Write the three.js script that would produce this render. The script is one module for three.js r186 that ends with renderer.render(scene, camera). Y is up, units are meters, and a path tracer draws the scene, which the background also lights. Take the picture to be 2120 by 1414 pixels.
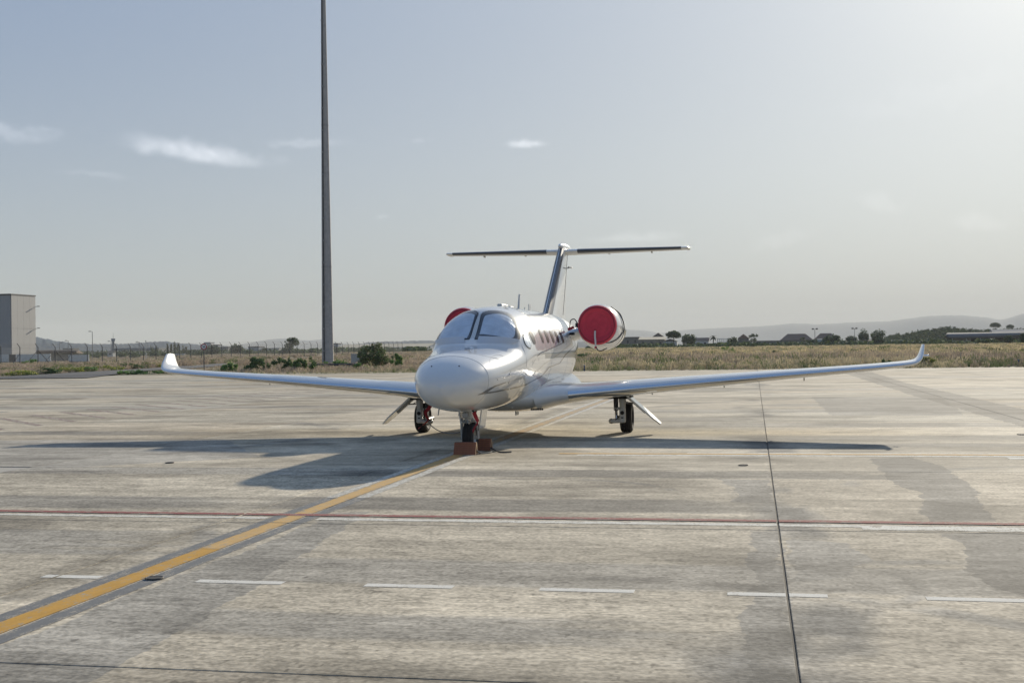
import * as THREE from 'three';
import { mergeGeometries, toCreasedNormals, mergeVertices } from 'three/addons/utils/BufferGeometryUtils.js';
import { RoundedBoxGeometry } from 'three/addons/geometries/RoundedBoxGeometry.js';

// ------------------------------------------------------------------ camera, sky, sun, exposure
const D2R = Math.PI / 180;
const EXPOSURE = 1.5;
const scene = new THREE.Scene();
const camera = new THREE.PerspectiveCamera(30.46, 1024 / 682, 0.1, 30000);
camera.position.set(0, 1.609, 0);
camera.rotation.order = 'YXZ';
camera.rotation.set(0.2697 * D2R, 0, -0.7565 * D2R);

const SUN_AZ = 25.5, SUN_EL = 20.4;
const sunDir = new THREE.Vector3(Math.sin(SUN_AZ * D2R) * Math.cos(SUN_EL * D2R), Math.sin(SUN_EL * D2R), -Math.cos(SUN_AZ * D2R) * Math.cos(SUN_EL * D2R));
const SUN_POWER = 3.6;

// seeded random numbers and value noise
function rng(seed) { let a = seed >>> 0; return () => { a = (a + 0x6D2B79F5) >>> 0; let t = a; t = Math.imul(t ^ (t >>> 15), t | 1); t ^= t + Math.imul(t ^ (t >>> 7), t | 61); return ((t ^ (t >>> 14)) >>> 0) / 4294967296; }; }
const NT = new Float32Array(65536); { const r = rng(77); for (let i = 0; i < 65536; i++) NT[i] = r(); }
function noise(x, y) {
  const xi = Math.floor(x), yi = Math.floor(y); let fx = x - xi, fy = y - yi;
  fx = fx * fx * (3 - 2 * fx); fy = fy * fy * (3 - 2 * fy);
  const r0 = (yi & 255) << 8, r1 = ((yi + 1) & 255) << 8, c0 = xi & 255, c1 = (xi + 1) & 255;
  const a = NT[r0 | c0], b = NT[r0 | c1], c = NT[r1 | c0], d = NT[r1 | c1];
  return a + (b - a) * fx + (c - a + (a - b - c + d) * fx) * fy;
}
function fbm(x, y, o = 4) { let s = 0, a = 0.5, t = 0; for (let i = 0; i < o; i++) { s += a * noise(x, y); t += a; a *= 0.5; x = x * 2.03 + 17.3; y = y * 2.03 + 9.1; } return s / t; }
const clamp = (x, a = 0, b = 1) => x < a ? a : x > b ? b : x;
const smooth = (a, b, x) => { const t = clamp((x - a) / (b - a)); return t * t * (3 - 2 * t); };
const lerp = (a, b, t) => a + (b - a) * t;

{ // the sky: clear hazy air, whiter towards the sun and the horizon, with a few thin clouds
  const w = 4096, h = 2048, data = new Float32Array(w * h * 4);
  // clouds: azimuth, elevation of the middle, half width, half height, tilt (degrees), strength, seed, flat base
  const clouds = [
    [-13.95, 8.75, 3.7, 0.75, -7.0, 0.42, 3, 1], [-9.3, 9.25, 2.2, 0.20, 1, 0.13, 11, 0], [-22.2, 9.3, 2.8, 0.40, -4, 0.20, 5, 0], [-18.2, 7.7, 2.0, 0.16, -3, 0.09, 6, 0],
    [0.8, 9.2, 1.1, 0.24, 0, 0.42, 7, 1], [-5.8, 6.0, 0.4, 0.08, 4, 0.2, 8, 0], [5.6, 4.85, 2.7, 0.32, 1, 0.13, 9, 1], [-4.2, 9.4, 0.8, 0.07, 1, 0.12, 10, 0],
    [16.4, 6.0, 1.3, 0.5, -20, 0.07, 12, 1], [20.6, 5.0, 1.6, 0.55, -4, 0.08, 13, 1], [12.2, 4.6, 1.7, 0.55, 12, 0.06, 14, 1], [18.5, 10.5, 6, 0.8, 8, 0.022, 15, 0], [38, 8, 7, 1.2, -3, 0.08, 16, 0], [-52, 12, 8, 1.1, 3, 0.12, 17, 0], [150, 16, 12, 2.0, 5, 0.10, 18, 0], [-120, 10, 9, 1.3, -3, 0.12, 19, 0], [95, 20, 10, 1.5, 4, 0.08, 20, 0]];
  for (let j = 0; j < h; j++) {
    const el = (j + 0.5) / h * 180 - 90, e = Math.max(el, 0), ce = Math.cos(e * D2R), se = Math.sin(e * D2R);
    const near = clouds.filter((c) => Math.abs(el - c[1]) < c[3] * 2 + c[2] * 0.35);
    const up = 1 - Math.exp(-e / 9.35), hz = Math.exp(-e / 2.13);
    for (let i = 0; i < w; i++) {
      const ph = ((i + 0.5) / w - 0.5) * 2 * Math.PI, x = Math.cos(ph) * ce, z = Math.sin(ph) * ce;
      const g = Math.acos(clamp(x * sunDir.x + se * sunDir.y + z * sunDir.z, -1, 1)) / D2R;
      const glow = 0.809 * Math.exp(-g / 21.06) + 0.40 * Math.exp(-g / 4.5), warm = Math.exp(-g / 34.1);
      let r = lerp(0.493, 0.12, up) + glow * 1.057 + hz * (-0.031 - 0.427 * warm), gg = lerp(0.537, 0.225, up) + glow * 0.950 + hz * (-0.042 - 0.520 * warm), b = lerp(0.468, 0.43, up) + glow * 0.696 + hz * (-0.053 - 0.364 * warm);
      { const lift = 1.03 + 0.05 * Math.exp(-Math.pow((e - 7) / 5, 2)); r *= lift; gg *= lift; b *= lift * 1.015; }
      if (near.length && el > 0) {
        const az = Math.atan2(x, -z) / D2R;
        for (const c of near) {
          let da = az - c[0]; if (da > 180) da -= 360; if (da < -180) da += 360;
          if (Math.abs(da) > c[2] * 1.5) continue;
          const t = c[4] * D2R, px = (da * Math.cos(t) + (el - c[1]) * Math.sin(t)) / c[2], py = (-da * Math.sin(t) + (el - c[1]) * Math.cos(t)) / c[3];
          const wx = px * 5 * Math.max(1, c[2] / 3) + c[6] * 13, wy = py * 1.3 + c[6] * 7;
          const warp = fbm(wx * 0.8, wy * 0.8, 4) - 0.5;
          const qy = c[7] ? (py > 0 ? py / (0.5 + 1.3 * fbm(wx * 0.55 + 3, 4 + c[6], 3)) : py * 1.5) : py + warp * 1.2;
          const d = Math.hypot(px + warp * 0.5, qy + warp * 0.7);
          const cover = smooth(1.05, 0.25, d) * (0.4 + 0.95 * fbm(wx * 1.7 + wy, wy * 1.7 - wx * 0.35, 5));
          const lum = 0.28 * 0.2126 + 0.72;
          r += cover * c[5] * 1.0 * lum; gg += cover * c[5] * 0.97 * lum; b += cover * c[5] * 0.98 * lum;
        }
      }
      const k = (j * w + i) * 4; data[k] = r / EXPOSURE; data[k + 1] = gg / EXPOSURE; data[k + 2] = b / EXPOSURE; data[k + 3] = 1;
    }
  }
  const sky = new THREE.DataTexture(data, w, h, THREE.RGBAFormat, THREE.FloatType);
  sky.mapping = THREE.EquirectangularReflectionMapping; sky.magFilter = THREE.LinearFilter; sky.minFilter = THREE.LinearFilter; sky.needsUpdate = true;
  scene.background = sky; scene.environment = sky;
}
const sun = new THREE.DirectionalLight(new THREE.Color(1, 0.905, 0.74), SUN_POWER);
sun.name = 'sun'; sun.position.copy(sunDir).multiplyScalar(120); sun.castShadow = true;
sun.shadow.radius = 1.6; sun.shadow.mapSize.set(4096, 4096);
Object.assign(sun.shadow.camera, { left: -60, right: 60, top: 60, bottom: -60, near: 1, far: 400 });
scene.add(sun, sun.target);

const renderer = new THREE.WebGLRenderer({ antialias: true });
renderer.toneMapping = THREE.LinearToneMapping; renderer.toneMappingExposure = EXPOSURE;
renderer.shadowMap.enabled = true;
scene.fog = new THREE.FogExp2(new THREE.Color(0.92, 0.93, 0.90), 0.00010);

// ------------------------------------------------------------------ helpers
const taken = {};
function numbered(name) { const k = taken[name] = (taken[name] ?? -1) + 1; return k ? name + '_' + String(k).padStart(3, '0') : name; }
function tag(o, label, category, group, kind) {
  if (label) o.userData.label = label; if (category) o.userData.category = category;
  if (group) o.userData.group = group; if (kind) o.userData.kind = kind; return o;
}
function mesh(name, geo, mat, parent = scene) {
  const o = new THREE.Mesh(geo, mat); o.name = parent === scene ? numbered(name) : name; o.castShadow = true; o.receiveShadow = true; parent.add(o); return o;
}
function group(name, x = 0, y = 0, z = 0, turn = 0) { const g = new THREE.Group(); g.name = numbered(name); g.position.set(x, y, z); g.rotation.y = turn; scene.add(g); return g; }
const col = (r, g, b) => new THREE.Color().setRGB(r, g, b);
const std = (r, g, b, rough = 0.8, extra = {}) => new THREE.MeshStandardMaterial({ color: col(r, g, b), roughness: rough, ...extra });
function box(w, h, d, x = 0, y = 0, z = 0, ry = 0) { const g = new THREE.BoxGeometry(w, h, d); if (ry) g.rotateY(ry); g.translate(x, y, z); return g; }
function rbox(w, h, d, r = 0.01, x = 0, y = 0, z = 0) { const g = new RoundedBoxGeometry(w, h, d, 2, r); g.translate(x, y, z); return g; }
const V = (x, y, z) => new THREE.Vector3(x, y, z);
function rod(a, b, r0, r1 = r0, seg = 10) { // a tapered round bar from a to b
  const d = b.clone().sub(a), g = new THREE.CylinderGeometry(r1, r0, d.length(), seg); g.translate(0, d.length() / 2, 0);
  g.applyQuaternion(new THREE.Quaternion().setFromUnitVectors(V(0, 1, 0), d.normalize())); g.translate(a.x, a.y, a.z); return g;
}
function tube(pts, r, seg = 24, rad = 6) { return new THREE.TubeGeometry(new THREE.CatmullRomCurve3(pts), seg, r, rad); }
function geo(pos, idx, uv) {
  const g = new THREE.BufferGeometry(); g.setAttribute('position', new THREE.Float32BufferAttribute(pos, 3));
  g.setAttribute('uv', new THREE.Float32BufferAttribute(uv || new Array(pos.length / 3 * 2).fill(0), 2)); if (idx) g.setIndex(idx); g.computeVertexNormals(); return g;
}
const plain = (list) => mergeGeometries(list.map((g) => { const q = g.index ? g.toNonIndexed() : g.clone(); for (const k of Object.keys(q.attributes)) if (!['position', 'normal', 'uv'].includes(k)) q.deleteAttribute(k); return q; }));
function texture(w, h, f, srgb = true) { // f(i, j) -> [r, g, b] linear 0..1
  const a = new Uint8Array(w * h * 4), enc = (v) => { v = clamp(v); return Math.round(255 * (srgb ? (v <= 0.0031308 ? v * 12.92 : 1.055 * Math.pow(v, 1 / 2.4) - 0.055) : v)); };
  for (let j = 0; j < h; j++) for (let i = 0; i < w; i++) { const c = f(i, j), k = (j * w + i) * 4; a[k] = enc(c[0]); a[k + 1] = enc(c[1]); a[k + 2] = enc(c[2]); a[k + 3] = 255; }
  const t = new THREE.DataTexture(a, w, h, THREE.RGBAFormat); t.magFilter = THREE.LinearFilter; t.minFilter = THREE.LinearMipmapLinearFilter; t.generateMipmaps = true;
  t.wrapS = t.wrapT = THREE.RepeatWrapping; if (srgb) t.colorSpace = THREE.SRGBColorSpace; t.needsUpdate = true; return t;
}
function pchip(xs, ys) { // smooth curve through points that never overshoots
  const n = xs.length, hh = [], dl = [], m = new Array(n).fill(0);
  for (let i = 0; i < n - 1; i++) { hh.push(xs[i + 1] - xs[i]); dl.push((ys[i + 1] - ys[i]) / hh[i]); }
  for (let i = 1; i < n - 1; i++) if (dl[i - 1] * dl[i] > 0) { const a = 2 * hh[i] + hh[i - 1], b = hh[i] + 2 * hh[i - 1]; m[i] = (a + b) / (a / dl[i - 1] + b / dl[i]); }
  m[0] = dl[0]; m[n - 1] = dl[n - 2];
  return (x) => { x = clamp(x, xs[0], xs[n - 1]); let i = 0; while (i < n - 2 && x > xs[i + 1]) i++; const t = (x - xs[i]) / hh[i], t2 = t * t, t3 = t2 * t;
    return (2 * t3 - 3 * t2 + 1) * ys[i] + (t3 - 2 * t2 + t) * hh[i] * m[i] + (3 * t2 - 2 * t3) * ys[i + 1] + (t3 - t2) * hh[i] * m[i + 1]; };
}
// the apron's own axes: n runs along the wing, q away from the camera
const YAW = 10.924 * D2R, CY = Math.cos(YAW), SY = Math.sin(YAW);
const wx = (n, q) => n * CY + q * SY, wz = (n, q) => n * SY - q * CY;

// ------------------------------------------------------------------ apron of concrete slabs
const SLAB = 5.15, N_OFF = 0.19, Q_OFF = 5.92, Q_END = 80.6;
const inPoly = (x, y, p) => { let c = false; for (let i = 0, j = p.length - 1; i < p.length; j = i++) { const a = p[i], b = p[j]; if ((a[1] > y) !== (b[1] > y) && x < (b[0] - a[0]) * (y - a[1]) / (b[1] - a[1]) + a[0]) c = !c; } return c; };
const patches = [ // darker asphalt-coloured repairs and spills: outline in (n, q), tone
  [[[1.55, 18.0], [1.54, 14.92], [1.72, 13.99], [1.54, 12.4], [1.56, 11.75], [2.06, 11.75], [2.29, 14.03], [2.42, 17.0], [2.08, 18.3]], 0.62],
  [[[1.5, 11.05], [1.62, 10.38], [1.48, 9.29], [1.51, 8.58], [1.63, 8.1], [1.9, 7.6], [2.6, 7.9], [2.9, 9.4], [2.3, 11.05]], 0.62],
  [[[-0.10, 3.5], [-0.14, 5.0], [-0.03, 6.3], [-0.10, 7.6], [0.0, 8.6], [-0.08, 9.7], [-0.02, 10.95], [0.18, 10.95], [0.18, 3.5]], 0.74],
  [[[-0.30, 12.9], [-0.16, 13.6], [-0.28, 14.5], [-0.42, 15.2], [0.18, 15.2], [0.18, 12.9]], 0.78],
  [[[0.24, 8.7], [0.60, 8.9], [0.85, 9.6], [0.70, 10.4], [0.24, 10.6]], 0.86],
  [[[4.7, 72.2], [6.3, 71.5], [5.9, 52], [6.2, 30.6], [4.9, 24.6], [4.7, 40]], 0.60],
  [[[1.67, 38.7], [5.34, 38.2], [4.5, 28.7], [1.65, 28.8]], 0.70],
  [[[-25, 20.2], [-9.5, 21.5], [-7.4, 18.0], [-9.8, 15.8], [-25, 16.4]], 0.82],
  [[[-4.1, 5], [-4.05, 11.8], [-3.75, 11.9], [-3.3, 7.2], [-3.2, 5]], 0.76],
];
const bands = [ // lighter or darker bars left by old markings: n from, to, q from, to, tone
  [-8.6, -5.6, 11.95, 12.9, 0.60], [-5.0, -0.15, 12.1, 13.05, 0.52], [-5.3, 1.7, 15.35, 16.1, 0.56], [-4.0, 3.4, 8.35, 9.25, 0.78], [-3.6, -0.4, 6.75, 7.3, 0.80], [-9, -5.1, 9.2, 10.4, 0.82], [-0.5, 20, 21.6, 22.5, 0.72], [-3, 0.0, 26.6, 28.0, 0.74], [0.4, 12, 33, 34.4, 0.76], [-30, -5.5, 15.4, 16.2, 0.88], [-30, -6.4, 22.6, 23.6, 0.82], [-2.4, 9, 20.1, 20.7, 0.82], [-2.5, 14, 24.8, 26, 0.80], [-3, 18, 30, 31.3, 0.84], [-40, -8, 33, 34.6, 0.80], [-44, -6, 41, 43.4, 0.82], [-50, -10, 52, 54.6, 0.82], [-2, 20, 44, 46, 0.86], [-60, -10, 64, 67, 0.80], [-4, 24, 58, 61, 0.85]];
const arcs = [[0.2, 8.6, 0.85, 0.10, -1.9, 1.2], [1.6, 7.0, 2.6, 0.14, 0.9, 2.4], [-1.5, 4.5, 4.2, 0.16, 0.5, 1.8], [4, 14, 3.0, 0.18, 1.7, 3.1], [-14, 22, 6, 0.25, -1.0, 1.0], [3, 20, 5, 0.22, -1.4, 0.6], [-2.5, 13.4, 1.7, 0.09, 0.2, 2.2], [6, 30, 9, 0.3, 1.6, 3.1], [-8, 9, 3.5, 0.15, -0.6, 0.9]]; // tyre scuffs: centre n, q, radius, width, from, to
const slabTone = (j, k) => { const a = NT[((j * 37 + k * 101) & 65535)], b = NT[((j * 211 + k * 59 + 999) & 65535)]; return [1 + 0.20 * (a - 0.5), 1 + 0.05 * (b - 0.5)]; };
function concrete(n, q, fine) {
  const j = Math.floor((n - N_OFF) / SLAB), k = Math.floor((q - Q_OFF) / SLAB), [tone, hue] = slabTone(j + 40, k + 40);
  const wn = n + 0.35 * (noise(n * 1.3 + 5, q * 1.3) - 0.5), wq = q + 0.35 * (noise(n * 1.3, q * 1.3 + 31) - 0.5);
  let t = tone * (1 + 0.40 * (fbm(wn * 0.33 + 3, wq * 0.45 + 8, 4) - 0.5));
  t *= 1 + 0.56 * (fbm(n * 0.22 + 40, q * 1.9 + 7, 4) - 0.5);            // long sweeps of dirt across the apron
  t *= 1 + 0.44 * (fbm(n * 0.9 + 80, q * 6.5 + 2, 3) - 0.5);
  if (fine) { t *= 1 + 0.42 * (fbm(n * 7 + 3, q * 9, 3) - 0.5) + 0.40 * (noise(n * 9, q * 38) - 0.5) * fine + 0.62 * (noise(n * 48, q * 40) - 0.5) * fine; if (noise(n * 21 + 9, q * 23) > 0.90 && noise(n * 2.1, q * 2.3) > 0.52) t *= 0.66; }
  const blot = fbm(n * 0.55 + 200, q * 0.85 + 60, 4); t *= 1 - 0.36 * smooth(0.53, 0.74, blot);
  const pale = fbm(n * 0.7 + 300, q * 1.1 + 160, 4); t *= 1 + 0.22 * smooth(0.53, 0.72, pale);
  let grey = 0;
  for (const [p, f] of patches) if (inPoly(n + 0.10 * (noise(n * 3, q * 3) - 0.5) + 0.05 * (noise(n * 14, q * 14) - 0.5), q + 0.2 * (noise(n * 2 + 9, q * 2) - 0.5), p)) { t *= f; grey = 0.8; }
  for (const b of bands) { const e = 0.14 * (noise(n * 1.2, b[2] * 9) - 0.5), a = smooth(b[2] - 0.12, b[2] + 0.05, q + e) * smooth(b[3] + 0.12, b[3] - 0.05, q + e) * smooth(b[0] - 0.5, b[0] + 0.4, n) * smooth(b[1] + 0.5, b[1] - 0.8, n + 1.2 * (noise(q * 6, 3) - 0.5)); t *= lerp(1, b[4], a); grey = Math.max(grey, a * 0.6); }
  for (const a of arcs) { const d = Math.hypot(n - a[0], q - a[1]), an = Math.atan2(q - a[1], n - a[0]); if (an > a[4] && an < a[5]) { const v = smooth(a[3], a[3] * 0.3, Math.abs(d - a[2])) * smooth(0.2, 0.7, noise(n * 3 + a[2], q * 3)) * smooth(a[4], a[4] + 0.3, an) * smooth(a[5], a[5] - 0.3, an); t *= 1 - 0.24 * v; grey = Math.max(grey, v * 0.7); } }
  { const dl = n + 4.96, gl = smooth(0.30, 0, Math.abs(dl) + (fbm(n * 3, q * 1.3, 3) - 0.5) * 0.5) * smooth(0.38, 0.6, fbm(n, q * 0.6 + 70, 3)); t *= 1 - 0.34 * gl; if (Math.abs(dl) < 0.06 * noise(q * 2.7, 31)) t *= 1.25; }
  // black grime and broken edges along the joint on the right, thinner along the others
  const dn = n - N_OFF, gr = fbm(n * 2.2 + 9, q * 0.9 + 3, 4), side = dn < 0 ? 0.75 : 0.42;
  const g1 = smooth(side, 0, Math.abs(dn) + (gr - 0.5) * 1.3) * smooth(0.40, 0.62, fbm(n * 0.7, q * 0.42 + 20, 4));
  t *= 1 - 0.5 * g1; grey = Math.max(grey, g1);
  const un = Math.abs((((n - N_OFF) / SLAB) % 1 + 1) % 1 - 0.5), uq = Math.abs((((q - Q_OFF) / SLAB) % 1 + 1) % 1 - 0.5);
  const ed = Math.max(un, uq), e1 = smooth(0.488, 0.4995, ed + 0.012 * (noise(n * 9, q * 9) - 0.5)); t *= 1 - 0.16 * e1;
  if (Math.abs(dn) < 0.085 * noise(q * 3.3, 11) && noise(q * 1.7, 5) > 0.3) t *= 1.22; // chipped pale edge
  const base = 0.372 * Math.max(t, 0.3);
  return [base * lerp(1.15 * hue, 1.09, grey), base, base * lerp(0.75 / hue, 0.835, grey)];
}
const concreteBump = texture(512, 512, (i, j) => { const a = 0.45 * noise(i / 512 * 64, j / 512 * 200) + 0.35 * noise(i / 512 * 220, j / 512 * 220) + 0.2 * fbm(i / 32, j / 32, 3); return [a, a, a]; }, false);
function zoneMaterial(n0, n1, q0, q1, w, h, fine) {
  const map = texture(w, h, (i, j) => concrete(n0 + (i + 0.5) / w * (n1 - n0), q0 + (j + 0.5) / h * (q1 - q0), fine));
  map.wrapS = map.wrapT = THREE.ClampToEdgeWrapping;
  const bm = concreteBump.clone(); bm.repeat.set((n1 - n0) / 2.2, (q1 - q0) / 2.2); bm.needsUpdate = true;
  return { m: new THREE.MeshPhysicalMaterial({ map, roughness: 0.9, specularIntensity: 0.35, bumpMap: bm, bumpScale: fine ? 0.0030 : 0.004 }), n0, n1, q0, q1 };
}
const nJ = (j) => N_OFF + j * SLAB, qK = (k) => Q_OFF + k * SLAB;
const zones = [
  zoneMaterial(nJ(-2), nJ(0), qK(-1), qK(2), 2048, 1536, 1), zoneMaterial(nJ(0), nJ(2), qK(-1), qK(2), 2048, 1536, 1),
  zoneMaterial(nJ(-4), nJ(0), qK(2), qK(5), 2048, 768, 0.6), zoneMaterial(nJ(0), nJ(4), qK(2), qK(5), 2048, 768, 0.6),
  zoneMaterial(nJ(-13), nJ(7), qK(5), qK(15), 2048, 1536, 0.2)];
const apron = group('concrete_apron'); tag(apron, 'sunlit concrete apron of large square slabs', null, null, 'structure');
function slabGeo(n0, n1, q0, q1, z, gap, ch) { // a slab with a chamfered rim; uv from the zone it lies in
  const pos = [], uv = [], idx = [], ring = (i, y) => { for (const [a, b] of [[0, 0], [1, 0], [1, 1], [0, 1]]) { const n = a ? n1 - gap - i : n0 + gap + i, q = b ? q1 - gap - i : q0 + gap + i; pos.push(wx(n, q), y, wz(n, q)); uv.push((n - z.n0) / (z.n1 - z.n0), (q - z.q0) / (z.q1 - z.q0)); } };
  ring(ch, 0); ring(0, -ch); ring(0, -0.2);
  idx.push(0, 1, 2, 0, 2, 3); for (let r = 0; r < 2; r++) for (let i = 0; i < 4; i++) { const a = r * 4 + i, b = r * 4 + (i + 1) % 4; idx.push(a, a + 4, b, b, a + 4, b + 4); }
  const g = geo(pos, idx, uv).toNonIndexed(); g.computeVertexNormals(); return g;
}
for (let k = -1; k < 15; k++) for (let j = -13; j < 7; j++) {
  const n = nJ(j) + SLAB / 2, q = qK(k) + SLAB / 2, z = zones.find((z) => n > z.n0 && n < z.n1 && q > z.q0 && q < z.q1);
  if (!z) continue;
  const main = j === 0 || j === -1;
  mesh('slab', slabGeo(nJ(j), nJ(j + 1), qK(k), Math.min(qK(k + 1), Q_END), z, main ? 0.008 : 0.005, 0.004), z.m, apron);
}
const jointMat = std(0.095, 0.086, 0.072, 0.95);
{ // sealant under the joints, and the plain apron that goes on around the slabs
  const sheet = (n0, n1, q0, q1, y) => { const p = []; for (const [n, q] of [[n0, q0], [n1, q0], [n1, q1], [n0, q1]]) p.push(wx(n, q), y, wz(n, q)); return geo(p, [0, 1, 2, 0, 2, 3], [n0, q0, n1, q0, n1, q1, n0, q1].map((v) => v / 12)); };
  mesh('joint_sealant', sheet(nJ(-13) - 1, nJ(7) + 1, qK(-1) - 1, Q_END, -0.012), jointMat, apron);
  const map = texture(1024, 1024, (i, j) => { const c = 0.35 * (1 + 0.3 * (fbm(i / 128, j / 64, 5) - 0.5)); return [c * 1.1, c, c * 0.83]; });
  const far = new THREE.MeshStandardMaterial({ map, roughness: 0.85 });
  const parts = [sheet(-90, 60, -90, qK(-1), -0.008), sheet(-90, nJ(-2), qK(-1), qK(2), -0.008), sheet(nJ(2), 60, qK(-1), qK(2), -0.008), sheet(-90, nJ(-4), qK(2), qK(5), -0.008), sheet(nJ(4), 60, qK(2), qK(5), -0.008), sheet(-90, nJ(-13), qK(5), Q_END, -0.008), sheet(nJ(7), 60, qK(5), Q_END, -0.008)];
  mesh('outer_pavement', plain(parts), far, apron);
}

// ------------------------------------------------------------------ painted markings, worn through in places
function paint(r, g, b, seed, amount) { // paint with the concrete showing where it has worn off
  const map = texture(512, 128, (i, j) => {
    const t = 1 + 0.24 * (fbm(i / 30 + seed, j / 14, 4) - 0.5) + 0.16 * (noise(i / 1.7, j / 1.7 + seed) - 0.5), a = fbm(i / 20 + seed, j / 9 + seed, 4), e = noise(i / 2.2, j / 1.8 + seed), edge = Math.min(j % 32, 31 - j % 32) / 8, v = smooth(amount - 0.1, amount + 0.14, a * 0.6 + e * 0.4 + clamp(edge - 1, -1, 0) * 0.12), u = 0.8 + 0.4 * fbm(i / 9, j / 6, 3);
    return [lerp(0.365 * u, r * 1.2 * t, v), lerp(0.325 * u, g * 1.2 * t, v), lerp(0.26 * u, b * 1.2 * t, v)]; });
  return new THREE.MeshPhysicalMaterial({ map, roughness: 0.92, specularIntensity: 0.3 });
}
function strip(n0, n1, q0, q1, y = 0.002, along = 'n') { // cut where a joint crosses it, so that the paint ends at the slab's rim
  const cut = (a, b, off) => { const c = [a]; for (let k = Math.ceil((a - off) / SLAB); off + k * SLAB < b; k++) { const v = off + k * SLAB; if (v - a > 0.03 && b - v > 0.03) c.push(v); } c.push(b); return c; };
  const ns = cut(n0, n1, N_OFF), qs = cut(q0, q1, Q_OFF), out = [], g = 0.011, step = 2.2;
  for (let a = 0; a < ns.length - 1; a++) for (let b = 0; b < qs.length - 1; b++) {
    const N0 = a ? ns[a] + g : ns[a], N1 = a < ns.length - 2 ? ns[a + 1] - g : ns[a + 1], Q0 = b ? qs[b] + g : qs[b], Q1 = b < qs.length - 2 ? qs[b + 1] - g : qs[b + 1], p = [], uv = [];
    for (const [n, q] of [[N0, Q0], [N1, Q0], [N1, Q1], [N0, Q1]]) { p.push(wx(n, q), y, wz(n, q)); uv.push(...(along === 'n' ? [n / step, (q - q0) / (q1 - q0) * 0.25] : [q / step, (n - n0) / (n1 - n0) * 0.25])); }
    out.push(geo(p, [0, 1, 2, 0, 2, 3], uv));
  }
  return out;
}
function marking(name, list, mat, label) { const o = mesh(name, plain(list), mat); o.castShadow = false; tag(o, label, null, null, 'structure'); return o; }
const yellowFresh = paint(0.44, 0.245, 0.055, 3, 0.28), yellowPale = paint(0.47, 0.30, 0.12, 9, 0.30), yellowOld = paint(0.40, 0.27, 0.14, 15, 0.46), darkEdge = paint(0.15, 0.15, 0.145, 5, 0.32), whiteOld = paint(0.48, 0.46, 0.40, 21, 0.42), whiteLine = paint(0.58, 0.55, 0.47, 7, 0.37), redLine = paint(0.24, 0.085, 0.075, 11, 0.36), redFaint = paint(0.20, 0.125, 0.11, 13, 0.52), dashPaint = paint(0.57, 0.54, 0.47, 17, 0.26);
marking('yellow_guide_line', strip(-4.46, -4.28, 0.8, 9.55, 0.004, 'q'), yellowFresh, 'bright yellow taxi line running from the corner to the nose wheel');
marking('yellow_guide_line', strip(-4.465, -4.285, 9.56, 19.0, 0.004, 'q'), yellowPale, 'paler stretch of the yellow taxi line at the nose wheel');
marking('yellow_guide_line', strip(-4.46, -4.28, 19.01, 62, 0.004, 'q'), yellowOld, 'faded yellow taxi line behind the jet');
marking('dark_line_border', [...strip(-4.60, -4.475, 0.8, 13, 0.002, 'q'), ...strip(-4.265, -4.13, 0.8, 13, 0.002, 'q')], darkEdge, 'dark grey borders of the yellow taxi line');
marking('pale_line_border', [...strip(-4.60, -4.48, 13.02, 62, 0.002, 'q'), ...strip(-4.26, -4.13, 13.02, 62, 0.002, 'q')], whiteOld, 'worn whitish borders of the yellow line behind the nose wheel');
marking('red_line', strip(-30, 30, 11.55, 11.69, 0.006), redLine, 'dull red line painted across the apron');
marking('white_line', [...strip(-30, -4.62, 11.33, 11.45), ...strip(-4.11, 0.9, 11.30, 11.45), ...strip(0.9, 30, 11.16, 11.44)], whiteLine, 'worn white line beside the red line');
marking('thin_yellow_line', strip(-2.9, 24, 18.56, 18.76, 0.004), yellowPale, 'thin faded yellow line across the apron to the right of the nose wheel');
marking('thin_line_border', [...strip(-2.6, 24, 18.34, 18.555, 0.002), ...strip(-1.0, 24, 18.765, 18.93, 0.002), ...strip(3.4, 6.2, 18.0, 18.32, 0.002)], whiteLine, 'whitish borders of the thin yellow line');
marking('dash_line', [[-5.07, -4.62, 8.21, 8.32], [-3.86, -3.22], [-2.63, -2.01], [-1.42, -0.79], [-0.19, 0.44], [1.04, 1.67], [2.27, 2.9], [3.5, 4.1], [4.7, 5.3], [-6.3, -5.75, 8.05, 8.16], [-7.5, -6.9, 7.8, 7.91]].flatMap(([a, b, c = 8.165, d = 8.275]) => strip(a, b, c, d)), dashPaint, 'white dashes in a row across the foreground');
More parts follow.
